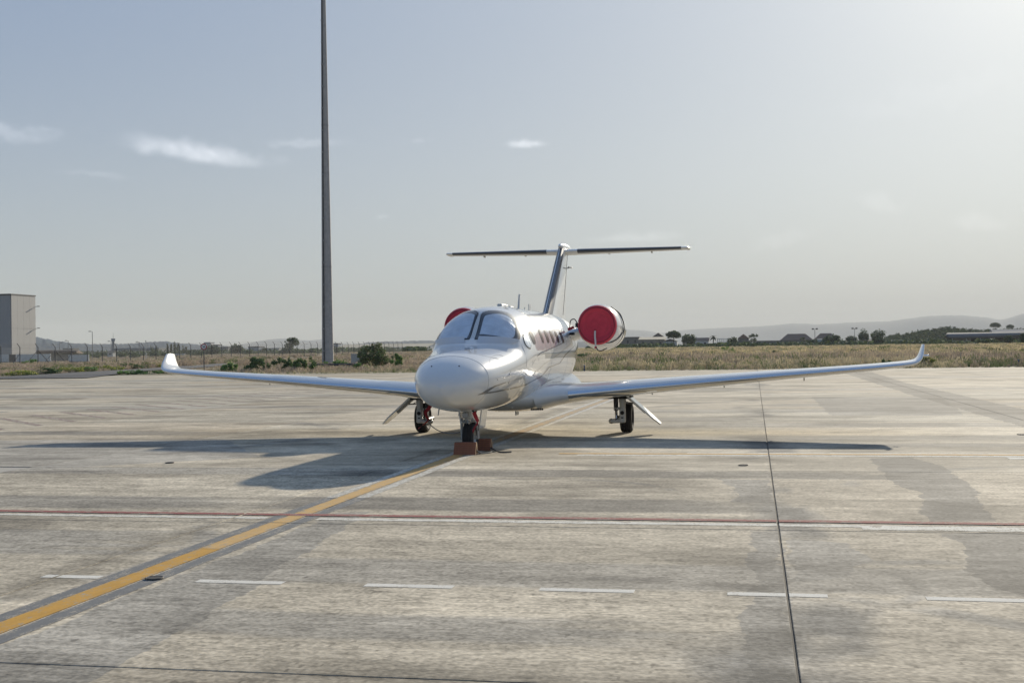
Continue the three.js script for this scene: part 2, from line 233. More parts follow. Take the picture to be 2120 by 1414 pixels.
{ // faint red hatching on the left
  const out = [];
  for (let i = 0; i < 17; i++) { const q = 23 + i * 1.45, a = [-18.6 - i * 0.02, q + 2.6], b = [-15.7, q - 0.4], t = 0.16; const p = []; for (const [n, qq] of [[a[0], a[1] - t], [b[0], b[1] - t], [b[0], b[1] + t], [a[0], a[1] + t]]) p.push(wx(n, qq), 0.002, wz(n, qq)); out.push(geo(p, [0, 1, 2, 0, 2, 3], [0, 0, 1.4, 0, 1.4, 0.25, 0, 0.25])); }
  marking('red_hatching', out, redFaint, 'faint red slanted strokes on the left of the apron');
  marking('yellow_bar', strip(-29, -23.5, 60, 61.2), yellowOld, 'short faded yellow bar far left on the apron');
}
// small round drain and inspection covers set in the slabs
[[-4.2, 8.25, 0.06, 'dark round drain cover in the yellow taxi line'], [-8.33, 16.88, 0.06, 'small dark drain cover left of the jet shadow'], [-0.16, 16.93, 0.06, 'small dark drain cover left of the long joint'], [4.49, 22.73, 0.08, 'small dark drain cover on the right of the apron']].forEach(([n, q, r, label]) => {
  const g = group('drain_cover', wx(n, q), 0, wz(n, q)); tag(g, label, 'drain cover', 'drain covers in the apron');
  mesh('rim', new THREE.TorusGeometry(r, 0.006, 6, 24).rotateX(Math.PI / 2).translate(0, 0.009, 0), std(0.10, 0.09, 0.08, 0.7, { metalness: 0.4 }), g);
  mesh('lid', new THREE.CylinderGeometry(r * 0.96, r * 0.96, 0.012, 24).translate(0, 0.006, 0), std(0.03, 0.028, 0.026, 0.8), g);
});

// ------------------------------------------------------------------ open ground, access road, hills
const terrainY = (x, z) => { const q = x * SY - z * CY, n = x * CY + z * SY; const a = smooth(Q_END + 6, Q_END + 130, q) * lerp(0.04, 0.26, smooth(-0.33, -0.12, x / Math.max(60, -z))); return a * (0.75 + 0.5 * noise(x / 34 + 7, z / 34)) - 0.02 + 0.10 * smooth(Q_END + 1, Q_END + 14, q) * (noise(x / 6, z / 6) - 0.3); };
{
  const pos = [], idx = [], uv = [], us = [], vs = [];
  for (let i = 0; i <= 110; i++) { const t = i / 110 * 2 - 1; us.push(-20 + Math.sign(t) * (Math.abs(t) * 120 + Math.pow(Math.abs(t), 7) * 6000)); }
  for (let j = 0; j <= 120; j++) { const t = j / 120; vs.push(Q_END + t * 260 + Math.pow(t, 9) * 8000); }
  vs.forEach((q) => us.forEach((n) => { const x = wx(n, q), z = wz(n, q); pos.push(x, q > 3000 ? 0 : terrainY(x, z), z); uv.push(n / 9, q / 9); }));
  const W = us.length; for (let j = 0; j < vs.length - 1; j++) for (let i = 0; i < W - 1; i++) { const a = j * W + i; idx.push(a, a + 1, a + W, a + 1, a + W + 1, a + W); }
  const map = texture(512, 512, (i, j) => { const t = 0.7 + 0.6 * fbm(i / 14, j / 14, 5), g = smooth(0.5, 0.7, fbm(i / 50 + 9, j / 50, 3)); return [lerp(0.205, 0.13, g) * t, lerp(0.165, 0.135, g) * t, lerp(0.10, 0.06, g) * t]; });
  const o = mesh('field_ground', geo(pos, idx, uv), new THREE.MeshStandardMaterial({ map, roughness: 1, side: THREE.DoubleSide }));
  tag(o, 'dry grassy ground beyond the apron', null, null, 'structure');
  const rest = mesh('outer_ground', plain([box(8000, 0.2, 8000, 0, -0.35, 3900), box(8000, 0.2, 400, -4090, -0.35, -300), box(8000, 0.2, 400, 4090, -0.35, -300)]), std(0.2, 0.17, 0.115, 1)); tag(rest, 'ground around the airfield', null, null, 'structure');
  // access road, coming off the apron on the left and running away
  const rp = [], ri = [], ru = [];
  for (let k = 0; k <= 60; k++) { const z = -80 - k * 3.2, bend = Math.pow(Math.max(0, -z - 130) / 90, 2) * 3; for (let s = 0; s <= 4; s++) { const x = lerp(-35.4 - bend, -30.1 - bend + (k < 6 ? (6 - k) * 0.5 : 0), s / 4); rp.push(x, Math.max(terrainY(x, z), -0.005) + 0.05, z); ru.push(s, k); } }
  for (let k = 0; k < 60; k++) for (let s = 0; s < 4; s++) { const a = k * 5 + s; ri.push(a, a + 1, a + 5, a + 1, a + 6, a + 5); }
  const asphalt = texture(256, 256, (i, j) => { const t = 0.062 * (0.75 + 0.5 * fbm(i / 8, j / 8, 4)); return [t, t, t * 1.02]; });
  tag(mesh('access_road', geo(rp, ri, ru), new THREE.MeshStandardMaterial({ map: asphalt, roughness: 0.9, side: THREE.DoubleSide })), 'grey asphalt access road on the left', null, null, 'structure');
}
function hill(name, label, dist, depth, pts, tone, seed, rough = 0.06) { // pts: bearing in degrees and height of the ridge in metres
  const pos = [], idx = [], uv = [], f = pchip(pts.map((p) => p[0]), pts.map((p) => p[1])), a0 = pts[0][0], a1 = pts[pts.length - 1][0], W = Math.round((a1 - a0) / 0.055), H = 12;
  for (let j = 0; j <= H; j++) for (let i = 0; i <= W; i++) {
    const a = lerp(a0, a1, i / W), t = j / H, d = dist + depth * t, up = t < 0.6 ? Math.pow(Math.sin(t / 0.6 * Math.PI / 2), 1.15) : Math.cos((t - 0.6) / 0.4 * Math.PI / 2), ridge = f(a);
    const y = ridge * up * (1 + rough * (fbm(a * 9 + seed, t * 5 + seed, 4) - 0.5) * 2) + ridge * rough * 0.5 * (noise(a * 28 + seed, t * 9) - 0.5) - (t === 0 ? 3 : 0);
    const k = d * (dist + depth * 0.6) / (dist + depth * 0.6); pos.push(Math.sin(a * D2R) * k, y, -Math.cos(a * D2R) * k); uv.push(a, t * 4);
  }
  for (let j = 0; j < H; j++) for (let i = 0; i < W; i++) { const a = j * (W + 1) + i; idx.push(a, a + 1, a + W + 1, a + 1, a + W + 2, a + W + 1); }
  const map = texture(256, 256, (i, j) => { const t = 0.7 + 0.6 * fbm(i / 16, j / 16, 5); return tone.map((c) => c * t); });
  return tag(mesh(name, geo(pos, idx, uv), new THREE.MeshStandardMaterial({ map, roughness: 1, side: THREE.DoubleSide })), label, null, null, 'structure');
}

// ------------------------------------------------------------------ hills and far mountains, haze blue mixed into their surface colours
hill('mountain_range', 'long haze-tinted pale blue mountain range on the right horizon', 10300, 1500, [[-5.5, 32.0], [-3.97, 43.8], [0.88, 83.2], [3.09, 120.5], [5.07, 145.1], [5.94, 138.4], [6.81, 114.4], [7.9, 137.0], [9.62, 149.0], [11.75, 163.4], [12.6, 177.4], [13.85, 169.1], [15.51, 180.0], [16.52, 180.6], [17.53, 201.6], [18.63, 221.9], [19.32, 223.2], [20.69, 201.4], [21.36, 179.2], [21.84, 204.8], [22.22, 224.0], [23.5, 264.0], [26, 240.0], [30, 144.0]], [0.07, 0.09, 0.10], 3, 0.02);
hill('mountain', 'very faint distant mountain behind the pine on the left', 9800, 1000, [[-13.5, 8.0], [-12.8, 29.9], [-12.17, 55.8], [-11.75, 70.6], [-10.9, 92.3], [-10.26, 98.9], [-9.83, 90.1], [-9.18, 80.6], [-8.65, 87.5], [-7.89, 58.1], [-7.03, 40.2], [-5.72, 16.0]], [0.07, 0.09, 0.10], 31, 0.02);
hill('wooded_hill', 'haze-tinted blue wooded ridge beside the tall grey building', 2150, 250, [[-28, 40], [-22.2, 37], [-21.44, 35.1], [-20.86, 30.8], [-20.48, 26.5], [-20.09, 23.9], [-19.51, 20.3], [-18.92, 17.5], [-18.32, 16.8], [-17.12, 16.7], [-16.11, 19.6], [-15.49, 20.1], [-14.67, 16.3], [-13.84, 13.4], [-12.59, 10.1], [-11.5, 4]], [0.045, 0.075, 0.10], 7, 0.08);
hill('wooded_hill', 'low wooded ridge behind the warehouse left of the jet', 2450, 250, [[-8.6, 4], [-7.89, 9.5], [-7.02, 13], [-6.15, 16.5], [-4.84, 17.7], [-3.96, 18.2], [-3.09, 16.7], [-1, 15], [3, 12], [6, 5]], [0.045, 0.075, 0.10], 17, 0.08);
const woodRidge = pchip([15.6, 16.31, 16.72, 17.32, 17.93, 18.53, 19.22, 19.71, 20.68, 21.26, 22.21, 26], [0.5, 1.0, 3.2, 5.2, 6.8, 8.1, 9.4, 8.1, 7.1, 7.3, 7.4, 8]);
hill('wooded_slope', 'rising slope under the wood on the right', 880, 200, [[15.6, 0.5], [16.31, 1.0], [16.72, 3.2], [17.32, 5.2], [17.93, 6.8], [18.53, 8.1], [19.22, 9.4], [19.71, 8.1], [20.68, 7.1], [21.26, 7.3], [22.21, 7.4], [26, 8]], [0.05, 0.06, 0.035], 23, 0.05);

// ------------------------------------------------------------------ foliage
const leafMat = (r = 1, g = 1, b = 1) => new THREE.MeshPhysicalMaterial({ color: col(r, g, b), vertexColors: true, roughness: 0.9, transmission: 0.3, thickness: 0, side: THREE.DoubleSide });
const LEAF = leafMat(), BARK = std(0.10, 0.08, 0.06, 0.95);
function crown(lobes, count, size, seed, tones, flat = 1) { // leaf clumps spread through the crown's volume; lobes: x, y, z, rx, ry, rz
  const R = rng(seed), pos = [], idx = [], cl = [], w = lobes.map((l) => l[3] * l[4] * l[5]), sum = w.reduce((a, b) => a + b);
  for (let i = 0; i < count; i++) {
    let k = 0, t = R() * sum; while (k < lobes.length - 1 && (t -= w[k]) > 0) k++;
    const l = lobes[k], u = R() * 2 - 1, a = R() * 6.283, s = Math.sqrt(1 - u * u), rad = Math.pow(R(), 0.38) * (0.82 + 0.32 * noise(a * 1.9 + seed, u * 3 + k));
    const c = V(l[0] + s * Math.cos(a) * l[3] * rad, l[1] + u * l[4] * rad, l[2] + s * Math.sin(a) * l[5] * rad);
    const d1 = V(R() - 0.5, (R() - 0.5) * flat, R() - 0.5).normalize(), d2 = V(R() - 0.5, R() - 0.5, R() - 0.5).cross(d1).normalize(), z = size * (0.55 + 0.9 * R());
    const b = pos.length / 3; for (const [p, q] of [[-1, 0], [0, -0.62], [1, 0], [0, 0.62]]) pos.push(c.x + (d1.x * p + d2.x * q) * z, c.y + (d1.y * p + d2.y * q) * z, c.z + (d1.z * p + d2.z * q) * z);
    idx.push(b, b + 1, b + 2, b, b + 2, b + 3);
    const T = tones[Math.floor(R() * tones.length)], f = 0.75 + 0.5 * R(); for (let v = 0; v < 4; v++) cl.push(T[0] * f, T[1] * f, T[2] * f);
  }
  const g = geo(pos, idx); g.setAttribute('color', new THREE.Float32BufferAttribute(cl, 3)); return g;
}
const DARKGREEN = [[0.052, 0.079, 0.035], [0.074, 0.102, 0.042], [0.096, 0.123, 0.052]], MIDGREEN = [[0.088, 0.131, 0.045], [0.131, 0.175, 0.061], [0.070, 0.105, 0.042]], OLIVE = [[0.123, 0.140, 0.070], [0.096, 0.114, 0.056], [0.158, 0.166, 0.088]], BRIGHT = [[0.131, 0.219, 0.052], [0.175, 0.271, 0.070], [0.088, 0.149, 0.038]], YELLOWGREEN = [[0.245, 0.263, 0.052], [0.175, 0.219, 0.052], [0.315, 0.298, 0.088]], BROWNISH = [[0.210, 0.149, 0.088], [0.123, 0.149, 0.052], [0.088, 0.123, 0.045]];
function tree(name, label, x, z, hw, top, kind, seed, grp, gy = null) {
  const y0 = gy ?? Math.max(0, terrainY(x, z)) - 0.05, g = group(name, x, y0, z), h = top - y0, R = rng(seed + 5), lobes = []; tag(g, label, name === 'bush' ? 'bush' : 'tree', grp);
  let trunkTop = h * 0.5, tones = DARKGREEN, n = 420, size = 0.30;
  if (kind === 'round') { lobes.push([0, h * 0.52, 0, hw * 0.94, h * 0.46, hw * 0.9]); for (let i = 0; i < 8; i++) { const a = R() * 6.28, e = R(); lobes.push([Math.cos(a) * hw * 0.55, h * (0.32 + 0.45 * e), Math.sin(a) * hw * 0.5, hw * 0.42, h * 0.22, hw * 0.42]); } n = 760; }
  if (kind === 'bush') { for (let i = 0; i < 6; i++) { const a = R() * 2 - 1; lobes.push([a * hw * 0.68, h * (0.34 + 0.14 * R()), (R() - 0.5) * hw, hw * 0.42, h * (0.34 + 0.2 * R()) * (1 - 0.35 * Math.abs(a)), hw * 0.45]); } trunkTop = h * 0.35; n = 380; tones = MIDGREEN; size = 0.24; }
  if (kind === 'pine') { lobes.push([hw * 0.25, h * 0.80, 0, hw * 0.62, h * 0.17, hw * 0.6], [hw * 0.62, h * 0.6, 0.2, hw * 0.42, h * 0.13, hw * 0.5], [-hw * 0.1, h * 0.52, -0.2, hw * 0.6, h * 0.16, hw * 0.5], [-hw * 0.3, h * 0.26, 0.3, hw * 0.72, h * 0.2, hw * 0.6], [-hw * 0.45, h * 0.72, 0, hw * 0.22, h * 0.07, hw * 0.3], [hw * 0.85, h * 0.72, 0, hw * 0.16, h * 0.06, hw * 0.2]); trunkTop = h * 0.8; n = 900; size = 0.24; }
  if (kind === 'umbrella') { lobes.push([0, h * 0.78, 0, hw * 0.9, h * 0.19, hw * 0.9], [-hw * 0.5, h * 0.72, 0, hw * 0.5, h * 0.16, hw * 0.5], [hw * 0.5, h * 0.70, 0.3, hw * 0.5, h * 0.17, hw * 0.5], [hw * 0.1, h * 0.86, -0.3, hw * 0.5, h * 0.13, hw * 0.5]); trunkTop = h * 0.72; n = 850; size = 0.30; }
  if (kind === 'poplar') { lobes.push([0, h * 0.55, 0, hw * 0.85, h * 0.43, hw * 0.85], [0, h * 0.3, 0, hw, h * 0.25, hw]); trunkTop = h * 0.8; n = 330; tones = OLIVE; }
  if (kind === 'cypress') { lobes.push([0, h * 0.5, 0, hw * 0.8, h * 0.48, hw * 0.8], [0, h * 0.3, 0, hw, h * 0.27, hw]); trunkTop = h * 0.8; n = 260; size = 0.2; }
  if (kind === 'thin' || kind === 'open') { for (let i = 0; i < 9; i++) lobes.push([(R() - 0.5) * 1.5 * hw, h * (0.4 + 0.52 * R()), (R() - 0.5) * hw, hw * 0.3, h * 0.11, hw * 0.3]); trunkTop = h * 0.75; n = 330; size = 0.22; if (kind === 'thin') tones = OLIVE; }
  const limbs = [rod(V(0, -0.1, 0), V(0.04 * hw, trunkTop, 0), Math.max(0.07, hw * 0.065), Math.max(0.03, hw * 0.025), 7)];
  if (kind !== 'bush') for (const l of lobes.slice(0, 7)) limbs.push(rod(V(0, trunkTop * (0.45 + 0.3 * R()), 0), V(l[0] * 0.85, l[1], l[2] * 0.85), Math.max(0.03, hw * 0.025), 0.012, 5));
  mesh('trunk', plain(limbs), BARK, g); mesh('crown', crown(lobes, Math.round(n * 1.5), size * (0.7 + 0.12 * hw), seed, tones), LEAF, g); return g;
}
const TREES = [
  [-94.6, -430, 2.4, 4.2, 'round', 'dark round tree standing alone behind the fence'], [-103, -430, 3, 3.7, 'round', 'dark dome-shaped tree just right of the speed limit sign'], [-70.8, -400, 2.8, 6, 'pine', 'tall ragged pine behind the fence left of the mast'],
  [-72.8, -400, 1.9, 2.1, 'bush', 'dark bush at the left foot of the ragged pine'], [-67.8, -400, 3.1, 2.2, 'bush', 'wide dark bush at the right foot of the ragged pine'], [-66, -420, 2.6, 2.5, 'bush', 'dark bush partly behind the left edge of the mast'], [-88.2, -420, 1.4, 2.5, 'bush', 'small dark bush right of the round lone tree'], [-83.1, -420, 1.2, 2.7, 'thin', 'small thin tree between the lone round tree and the pine'],
  [-90.2, -300, 1.8, 1.8, 'bush', 'green bush behind the fence left of the white pole'], [-97, -340, 1.4, 2.1, 'bush', 'bush below the cypresses right of the white pole'], [-94.5, -340, 1.3, 1.8, 'bush', 'bush below the poplar row'],
  [-154, -560, 0.6, 5.4, 'poplar', 'leftmost of the four slim poplars'], [-152.4, -560, 0.6, 5.8, 'poplar', 'second slim poplar from the left of four'], [-150.8, -560, 0.8, 6, 'poplar', 'third slim poplar from the left of four'], [-149.2, -560, 0.9, 5.8, 'poplar', 'rightmost of the four slim poplars'],
  [-149.9, -520, 0.4, 4.6, 'cypress', 'leftmost of three thin cypresses right of the white pole'], [-149.1, -520, 0.4, 4.2, 'cypress', 'shortest, middle one of three thin cypresses'], [-147.5, -520, 0.4, 4.6, 'cypress', 'rightmost of three thin cypresses'],
  [-125.4, -480, 1, 4.2, 'thin', 'thin tree between the poplars and the speed limit sign'], [-84.4, -330, 1, 1.5, 'bush', 'low bush left of the speed limit sign above the left winglet'], [-82.6, -330, 1, 1.7, 'bush', 'low bush directly behind the speed limit sign'],
  [-101.8, -300, 1.2, 2.1, 'bush', 'bush beside the tall street lamp on the left'], [-117.4, -330, 0.8, 1.8, 'bush', 'small bush above the corrugated low wall'], [-105.9, -340, 1.1, 2, 'bush', 'bush right of the distant telecom tower'], [-112.9, -340, 1, 1.6, 'bush', 'low bush right of the tall street lamp'], [-58.7, -420, 1, 3.2, 'bush', 'dark bush at the right edge of the mast'],
  [50.8, -520, 2.8, 3, 'bush', 'bush in front of the grey block right of the engine'], [55.3, -520, 2, 3.5, 'bush', 'bush at the left corner of the beige building'], [61.2, -530, 3.3, 2.7, 'bush', 'wide bush along the front of the beige building'], [72.2, -560, 3.6, 8.3, 'umbrella', 'umbrella pine over the small white house'], [76.1, -540, 3.5, 6.5, 'round', 'broad dark tree right of the small white house'],
  [91.7, -520, 2.6, 4.8, 'round', 'round tree right of the palm'], [108.3, -560, 3, 6.5, 'open', 'open airy tree on the stone wall'], [99.9, -540, 2.4, 3.9, 'bush', 'dark bush below the second pointed roof'], [83.4, -500, 1.3, 3.1, 'bush', 'small bush right of the palm trunk'], [74.9, -500, 2.1, 2.8, 'bush', 'bush in front of the low house left of the palm'],
  [130.5, -560, 2.2, 4.7, 'thin', 'thin tree in front of the long brown roofs'], [125, -520, 2.5, 3.4, 'round', 'dark rounded tree beside the grey tent roof'], [125.4, -560, 2.9, 3, 'bush', 'green bush at the right end of the stone wall'], [137.9, -540, 4, 5.4, 'round', 'olive tree in front of the right end of the brown roofs'], [163.4, -620, 1.8, 4, 'bush', 'small bush between the brown roofs and the tall trees'], [162.6, -600, 3.1, 5.3, 'round', 'round tree under the right floodlight pole'],
  [174, -620, 3, 8.6, 'round', 'tall tree left of the pair on the right skyline'], [163.7, -560, 3.7, 7.7, 'round', 'broad tall tree right of the pair on the skyline'], [152.6, -520, 2, 4, 'round', 'dark tree at the foot of the broad tall tree'], [156.7, -520, 1.9, 2.8, 'bush', 'bush left of the small flat white house'], [155.3, -560, 1.1, 3.5, 'bush', 'small bush by the reddish low house'],
  [178.7, -560, 1.9, 2.7, 'bush', 'first bush right of the small flat white house'], [184.3, -560, 1.9, 2.5, 'bush', 'second bush right of the small flat white house'], [188.7, -560, 2.2, 2.6, 'bush', 'third bush right of the small flat white house'], [186.4, -540, 2.4, 2.7, 'bush', 'bush beside the left columns of the hangar'], [170.4, -430, 1.7, 3.7, 'round', 'green tree in front of the hangar'], [163.4, -400, 1.4, 4.3, 'round', 'green tree at the right edge of the picture']];
TREES.forEach(([x, z, hw, top, kind, label], i) => tree(kind === 'bush' ? 'bush' : { round: 'broadleaf_tree', pine: 'pine_tree', umbrella: 'umbrella_pine', poplar: 'poplar_tree', cypress: 'cypress_tree', thin: 'thin_tree', open: 'open_tree' }[kind], label, x, z, hw, top, kind, 400 + i * 7, kind === 'bush' ? 'bushes beyond the field' : 'trees beyond the field'));
tree('umbrella_pine', 'large dome-shaped pine on the ridge above the hangar', 416.9, -1080, 5, 17.8, 'umbrella', 901, 'trees beyond the field', 7);
tree('umbrella_pine', 'smaller dome-shaped pine on the ridge at the far right', 429.5, -1080, 3.5, 15.8, 'umbrella', 907, 'trees beyond the field', 8);
{ // palm
  const x = 80.3, z = -500, g = group('palm_tree', x, 0.4, z), fr = [], pos = [], idx = [], R = rng(63); tag(g, 'single palm standing in front of the low houses', 'palm tree');
  mesh('trunk', plain([rod(V(0, -0.1, 0), V(0.1, 4.2, 0), 0.22, 0.17, 8)]), BARK, g);
  for (let i = 0; i < 26; i++) { const a = i * 2.4, e = 0.9 - (i / 26) * 1.5, L = 1.9 + 0.4 * R(); let p = V(0.1, 4.2, 0), d = V(Math.cos(a) * Math.cos(e), Math.sin(e), Math.sin(a) * Math.cos(e)); const sd = V(-Math.sin(a), 0, Math.cos(a)), b = pos.length / 3;
    for (let k = 0; k <= 5; k++) { const w = 0.26 * Math.sin(Math.PI * (0.15 + 0.8 * k / 5)); pos.push(p.x + sd.x * w, p.y - 0.05, p.z + sd.z * w, p.x - sd.x * w, p.y - 0.05, p.z - sd.z * w); if (k < 5) idx.push(b + 2 * k, b + 2 * k + 1, b + 2 * k + 2, b + 2 * k + 1, b + 2 * k + 3, b + 2 * k + 2); p = p.clone().addScaledVector(d, L / 5); d.y -= 0.24; d.normalize(); } }
  mesh('fronds', geo(pos, idx), new THREE.MeshStandardMaterial({ color: col(0.05, 0.07, 0.03), roughness: 0.8, side: THREE.DoubleSide }), g);
}
{ // the wood on the slope: one mass of crowns
  const base = crown([[0, 0, 0, 1, 0.8, 1], [0.4, 0.2, 0.2, 0.6, 0.6, 0.6], [-0.4, 0.1, -0.2, 0.6, 0.5, 0.6]], 150, 0.17, 51, MIDGREEN);
  const inst = new THREE.InstancedMesh(base, LEAF, 900), R = rng(19), m = new THREE.Matrix4(), c = new THREE.Color();
  for (let i = 0; i < 900; i++) { const a = lerp(15.8, 25, R()), t = Math.pow(R(), 1.5) * 0.62, d = 870 + 200 * t, up = t < 0.6 ? Math.pow(Math.sin(t / 0.6 * Math.PI / 2), 1.15) : 1, s = 1.5 + 1.5 * R(); m.makeRotationY(R() * 6).scale(V(s, s * (0.75 + 0.4 * R()), s)); m.setPosition(Math.sin(a * D2R) * d, woodRidge(a) * up + s * 0.55, -Math.cos(a * D2R) * d); inst.setMatrixAt(i, m); const k = 0.45 + 0.4 * R(); inst.setColorAt(i, c.setRGB(k * (0.9 + 0.25 * R()), k, k * 0.9)); }
  inst.name = 'hillside_wood'; inst.castShadow = inst.receiveShadow = true; scene.add(inst); tag(inst, 'dense dark wood covering the slope on the right', 'wood', null, 'stuff');
  const hg = crown([[0, 0, 0, 1, 0.6, 1]], 90, 0.2, 52, DARKGREEN), hedge = new THREE.InstancedMesh(hg, LEAF, 760), R2 = rng(29);
  for (let i = 0; i < 760; i++) { const a = i < 340 ? lerp(-23, -4, R2()) : lerp(3.5, 25, R2()), d = lerp(440, 660, R2()), s = 0.9 + 1.9 * Math.pow(R2(), 2); m.makeRotationY(R2() * 6).scale(V(s * 1.6, s, s * 1.4)); m.setPosition(Math.sin(a * D2R) * d, 0.7 + s * 0.15, -Math.cos(a * D2R) * d); hedge.setMatrixAt(i, m); const k = 0.8 + 0.5 * R2(); hedge.setColorAt(i, c.setRGB(k, k, k)); }
  hedge.name = 'far_scrub'; hedge.castShadow = hedge.receiveShadow = true; scene.add(hedge); tag(hedge, 'dark scrub along the far edge of the field', 'scrub', null, 'stuff');
}

// ------------------------------------------------------------------ buildings far behind
function wallTex(r, g, b, seed) { return texture(128, 128, (i, j) => { const t = 0.85 + 0.3 * fbm(i / 10 + seed, j / 30, 4); return [r * t, g * t, b * t]; }); }
const wallMat = (r, g, b, seed) => new THREE.MeshStandardMaterial({ map: wallTex(r, g, b, seed), roughness: 0.9 });
const WHITEWALL = wallMat(0.48, 0.48, 0.46, 1), GREYWALL = wallMat(0.22, 0.22, 0.22, 2), BEIGEWALL = wallMat(0.26, 0.225, 0.18, 3), STONE = wallMat(0.17, 0.16, 0.14, 4), BROWNROOF = wallMat(0.22, 0.155, 0.115, 5), CREAMROOF = wallMat(0.42, 0.37, 0.27, 6), DARKROOF = wallMat(0.12, 0.11, 0.10, 7), BLUEGREY = wallMat(0.25, 0.28, 0.31, 8), HANGARROOF = wallMat(0.17, 0.165, 0.16, 9), DARKGLASS = std(0.03, 0.035, 0.04, 0.25), REDDISH = wallMat(0.26, 0.15, 0.12, 10);
function gable(w, h, d, over = 0.25) { // a pitched roof with the ridge along x
  const a = w / 2 + over, b = d / 2 + over; return geo([-a, 0, b, a, 0, b, a, h, 0, -a, h, 0, -a, 0, -b, a, 0, -b], [0, 1, 2, 0, 2, 3, 5, 4, 3, 5, 3, 2, 4, 0, 3, 1, 5, 2, 4, 5, 1, 4, 1, 0]).toNonIndexed();
}
function hip(w, h, d, over = 0.25) { const a = w / 2 + over, b = d / 2 + over, r = Math.max(0.2, a - b * 0.9); return geo([-a, 0, b, a, 0, b, a, 0, -b, -a, 0, -b, -r, h, 0, r, h, 0], [0, 1, 5, 0, 5, 4, 1, 2, 5, 2, 3, 4, 2, 4, 5, 3, 0, 4, 0, 2, 1, 0, 3, 2]).toNonIndexed(); }
function building(name, label, x, z, w, wallH, d, wm, { roof = 'flat', roofH = 0.4, rm = DARKROOF, turn = -YAW, ridge = 'x', windows = 0, doors = 0, y = 0.25 } = {}) {
  const g = group(name, x, y, z, turn); tag(g, label, 'building', 'buildings beyond the field');
  mesh('wall', box(w, wallH + 0.5, d, 0, wallH / 2 - 0.25, 0), wm, g);
  let r = roof === 'hip' ? hip(w, roofH, d) : roof === 'gable' ? gable(ridge === 'x' ? w : d, roofH, ridge === 'x' ? d : w) : roof === 'shed' ? (() => { const q = new THREE.BoxGeometry(w + 0.4, 0.18, d + 0.6); q.rotateX(0.12); q.translate(0, roofH * 0.5, 0); return q; })() : rbox(w + 0.3, roofH, d + 0.3, 0.04, 0, roofH / 2, 0);
  if (roof === 'gable' && ridge === 'z') r.rotateY(Math.PI / 2); r.translate(0, wallH + 0.012, 0); r.computeVertexNormals(); mesh('roof', r, rm, g);
  for (let i = 0; i < windows; i++) { const wxp = -w / 2 + w * (i + 0.5) / windows, win = mesh('window', box(Math.min(1.0, w / windows * 0.5), wallH * 0.3, 0.08, wxp, wallH * 0.6, d / 2 + 0.03), DARKGLASS, g); mesh('sill', box(Math.min(1.2, w / windows * 0.6), 0.1, 0.16, wxp, wallH * 0.43, d / 2 + 0.05), WHITEWALL, win); }
  for (let i = 0; i < doors; i++) mesh('door', box(0.9, wallH * 0.6, 0.08, -w / 2 + w * (i + 0.8) / (doors + 0.6), wallH * 0.3, d / 2 + 0.03), DARKROOF, g);
  return g;
}
building('distant_shed', 'small white building below the wooded ridge on the left', -218.3, -620, 5, 3.3, 6, WHITEWALL, { windows: 2 });
building('industrial_hall', 'long low grey hall behind the cypresses', -224.2, -760, 30, 3.6, 18, GREYWALL, { windows: 6, rm: BLUEGREY });
building('distant_shed', 'grey shed left of the lone round tree', -137.4, -600, 5, 3.0, 5, GREYWALL, { windows: 1 });
building('distant_shed', 'pale grey hall right of the lone round tree', -130.6, -640, 5.6, 3.2, 8, BLUEGREY, {});
building('distant_shed', 'low whitish building left of the ragged pine', -122.5, -640, 9.4, 2.2, 6, WHITEWALL, { windows: 3, rm: GREYWALL });
building('apartment_block', 'pale flat block showing above the dome-shaped tree', -193.4, -800, 4.4, 6.8, 6, WHITEWALL, { windows: 2, rm: BLUEGREY });
building('apartment_block', 'lower grey block right of the dome-shaped tree', -188.2, -800, 3.6, 5.2, 6, BLUEGREY, { windows: 1 });
building('warehouse', 'long warehouse with cream roof left of the jet', -71.5, -700, 52, 2.3, 20, BLUEGREY, { roof: 'shed', roofH: 1.2, rm: CREAMROOF, windows: 9 });
building('distant_shed', 'blue-grey block directly right of the mast', -101.1, -720, 4.4, 4.6, 6, BLUEGREY, { windows: 1 });
building('hut', 'tiny white hut right of the telecom tower', -134.3, -420, 1.9, 1.5, 2, WHITEWALL, { roof: 'gable', roofH: 0.4, windows: 1, y: 0.3 });
building('stone_shed', 'grey block right of the red engine cover', 67, -720, 13, 6.0, 10, STONE, { windows: 3, rm: DARKROOF });
building('farm_building', 'beige building with cream roof edge right of the engine', 69.5, -620, 12.8, 4.2, 10, BEIGEWALL, { roof: 'shed', roofH: 1.4, rm: CREAMROOF, windows: 3 });
building('farm_house', 'house with pointed dark roof behind the beige building', 82, -700, 7.6, 5.6, 7, STONE, { roof: 'gable', ridge: 'z', roofH: 2.8, rm: DARKROOF });
building('small_house', 'small white house with a pitched roof under the umbrella pine', 73.4, -580, 6.2, 3.2, 6, WHITEWALL, { roof: 'gable', ridge: 'z', roofH: 1.2, rm: DARKROOF, windows: 2, doors: 1 });
building('low_house', 'low white house with dark roof left of the palm', 93.8, -620, 7.2, 3.4, 6, WHITEWALL, { roof: 'gable', roofH: 1.5, rm: BROWNROOF, windows: 2, doors: 1 });
building('farm_house', 'house with pointed brown roof right of the round tree', 118.3, -640, 5.4, 4.4, 6, STONE, { roof: 'gable', ridge: 'z', roofH: 2.2, rm: BROWNROOF });
building('long_barn', 'left of the two long brown-roofed barns', 163.5, -720, 18, 3.4, 9, STONE, { roof: 'hip', roofH: 3.6, rm: BROWNROOF, windows: 3 });
building('long_barn', 'right of the two long brown-roofed barns', 175.4, -700, 14, 3.0, 9, STONE, { roof: 'hip', roofH: 3.9, rm: BROWNROOF, windows: 3 });
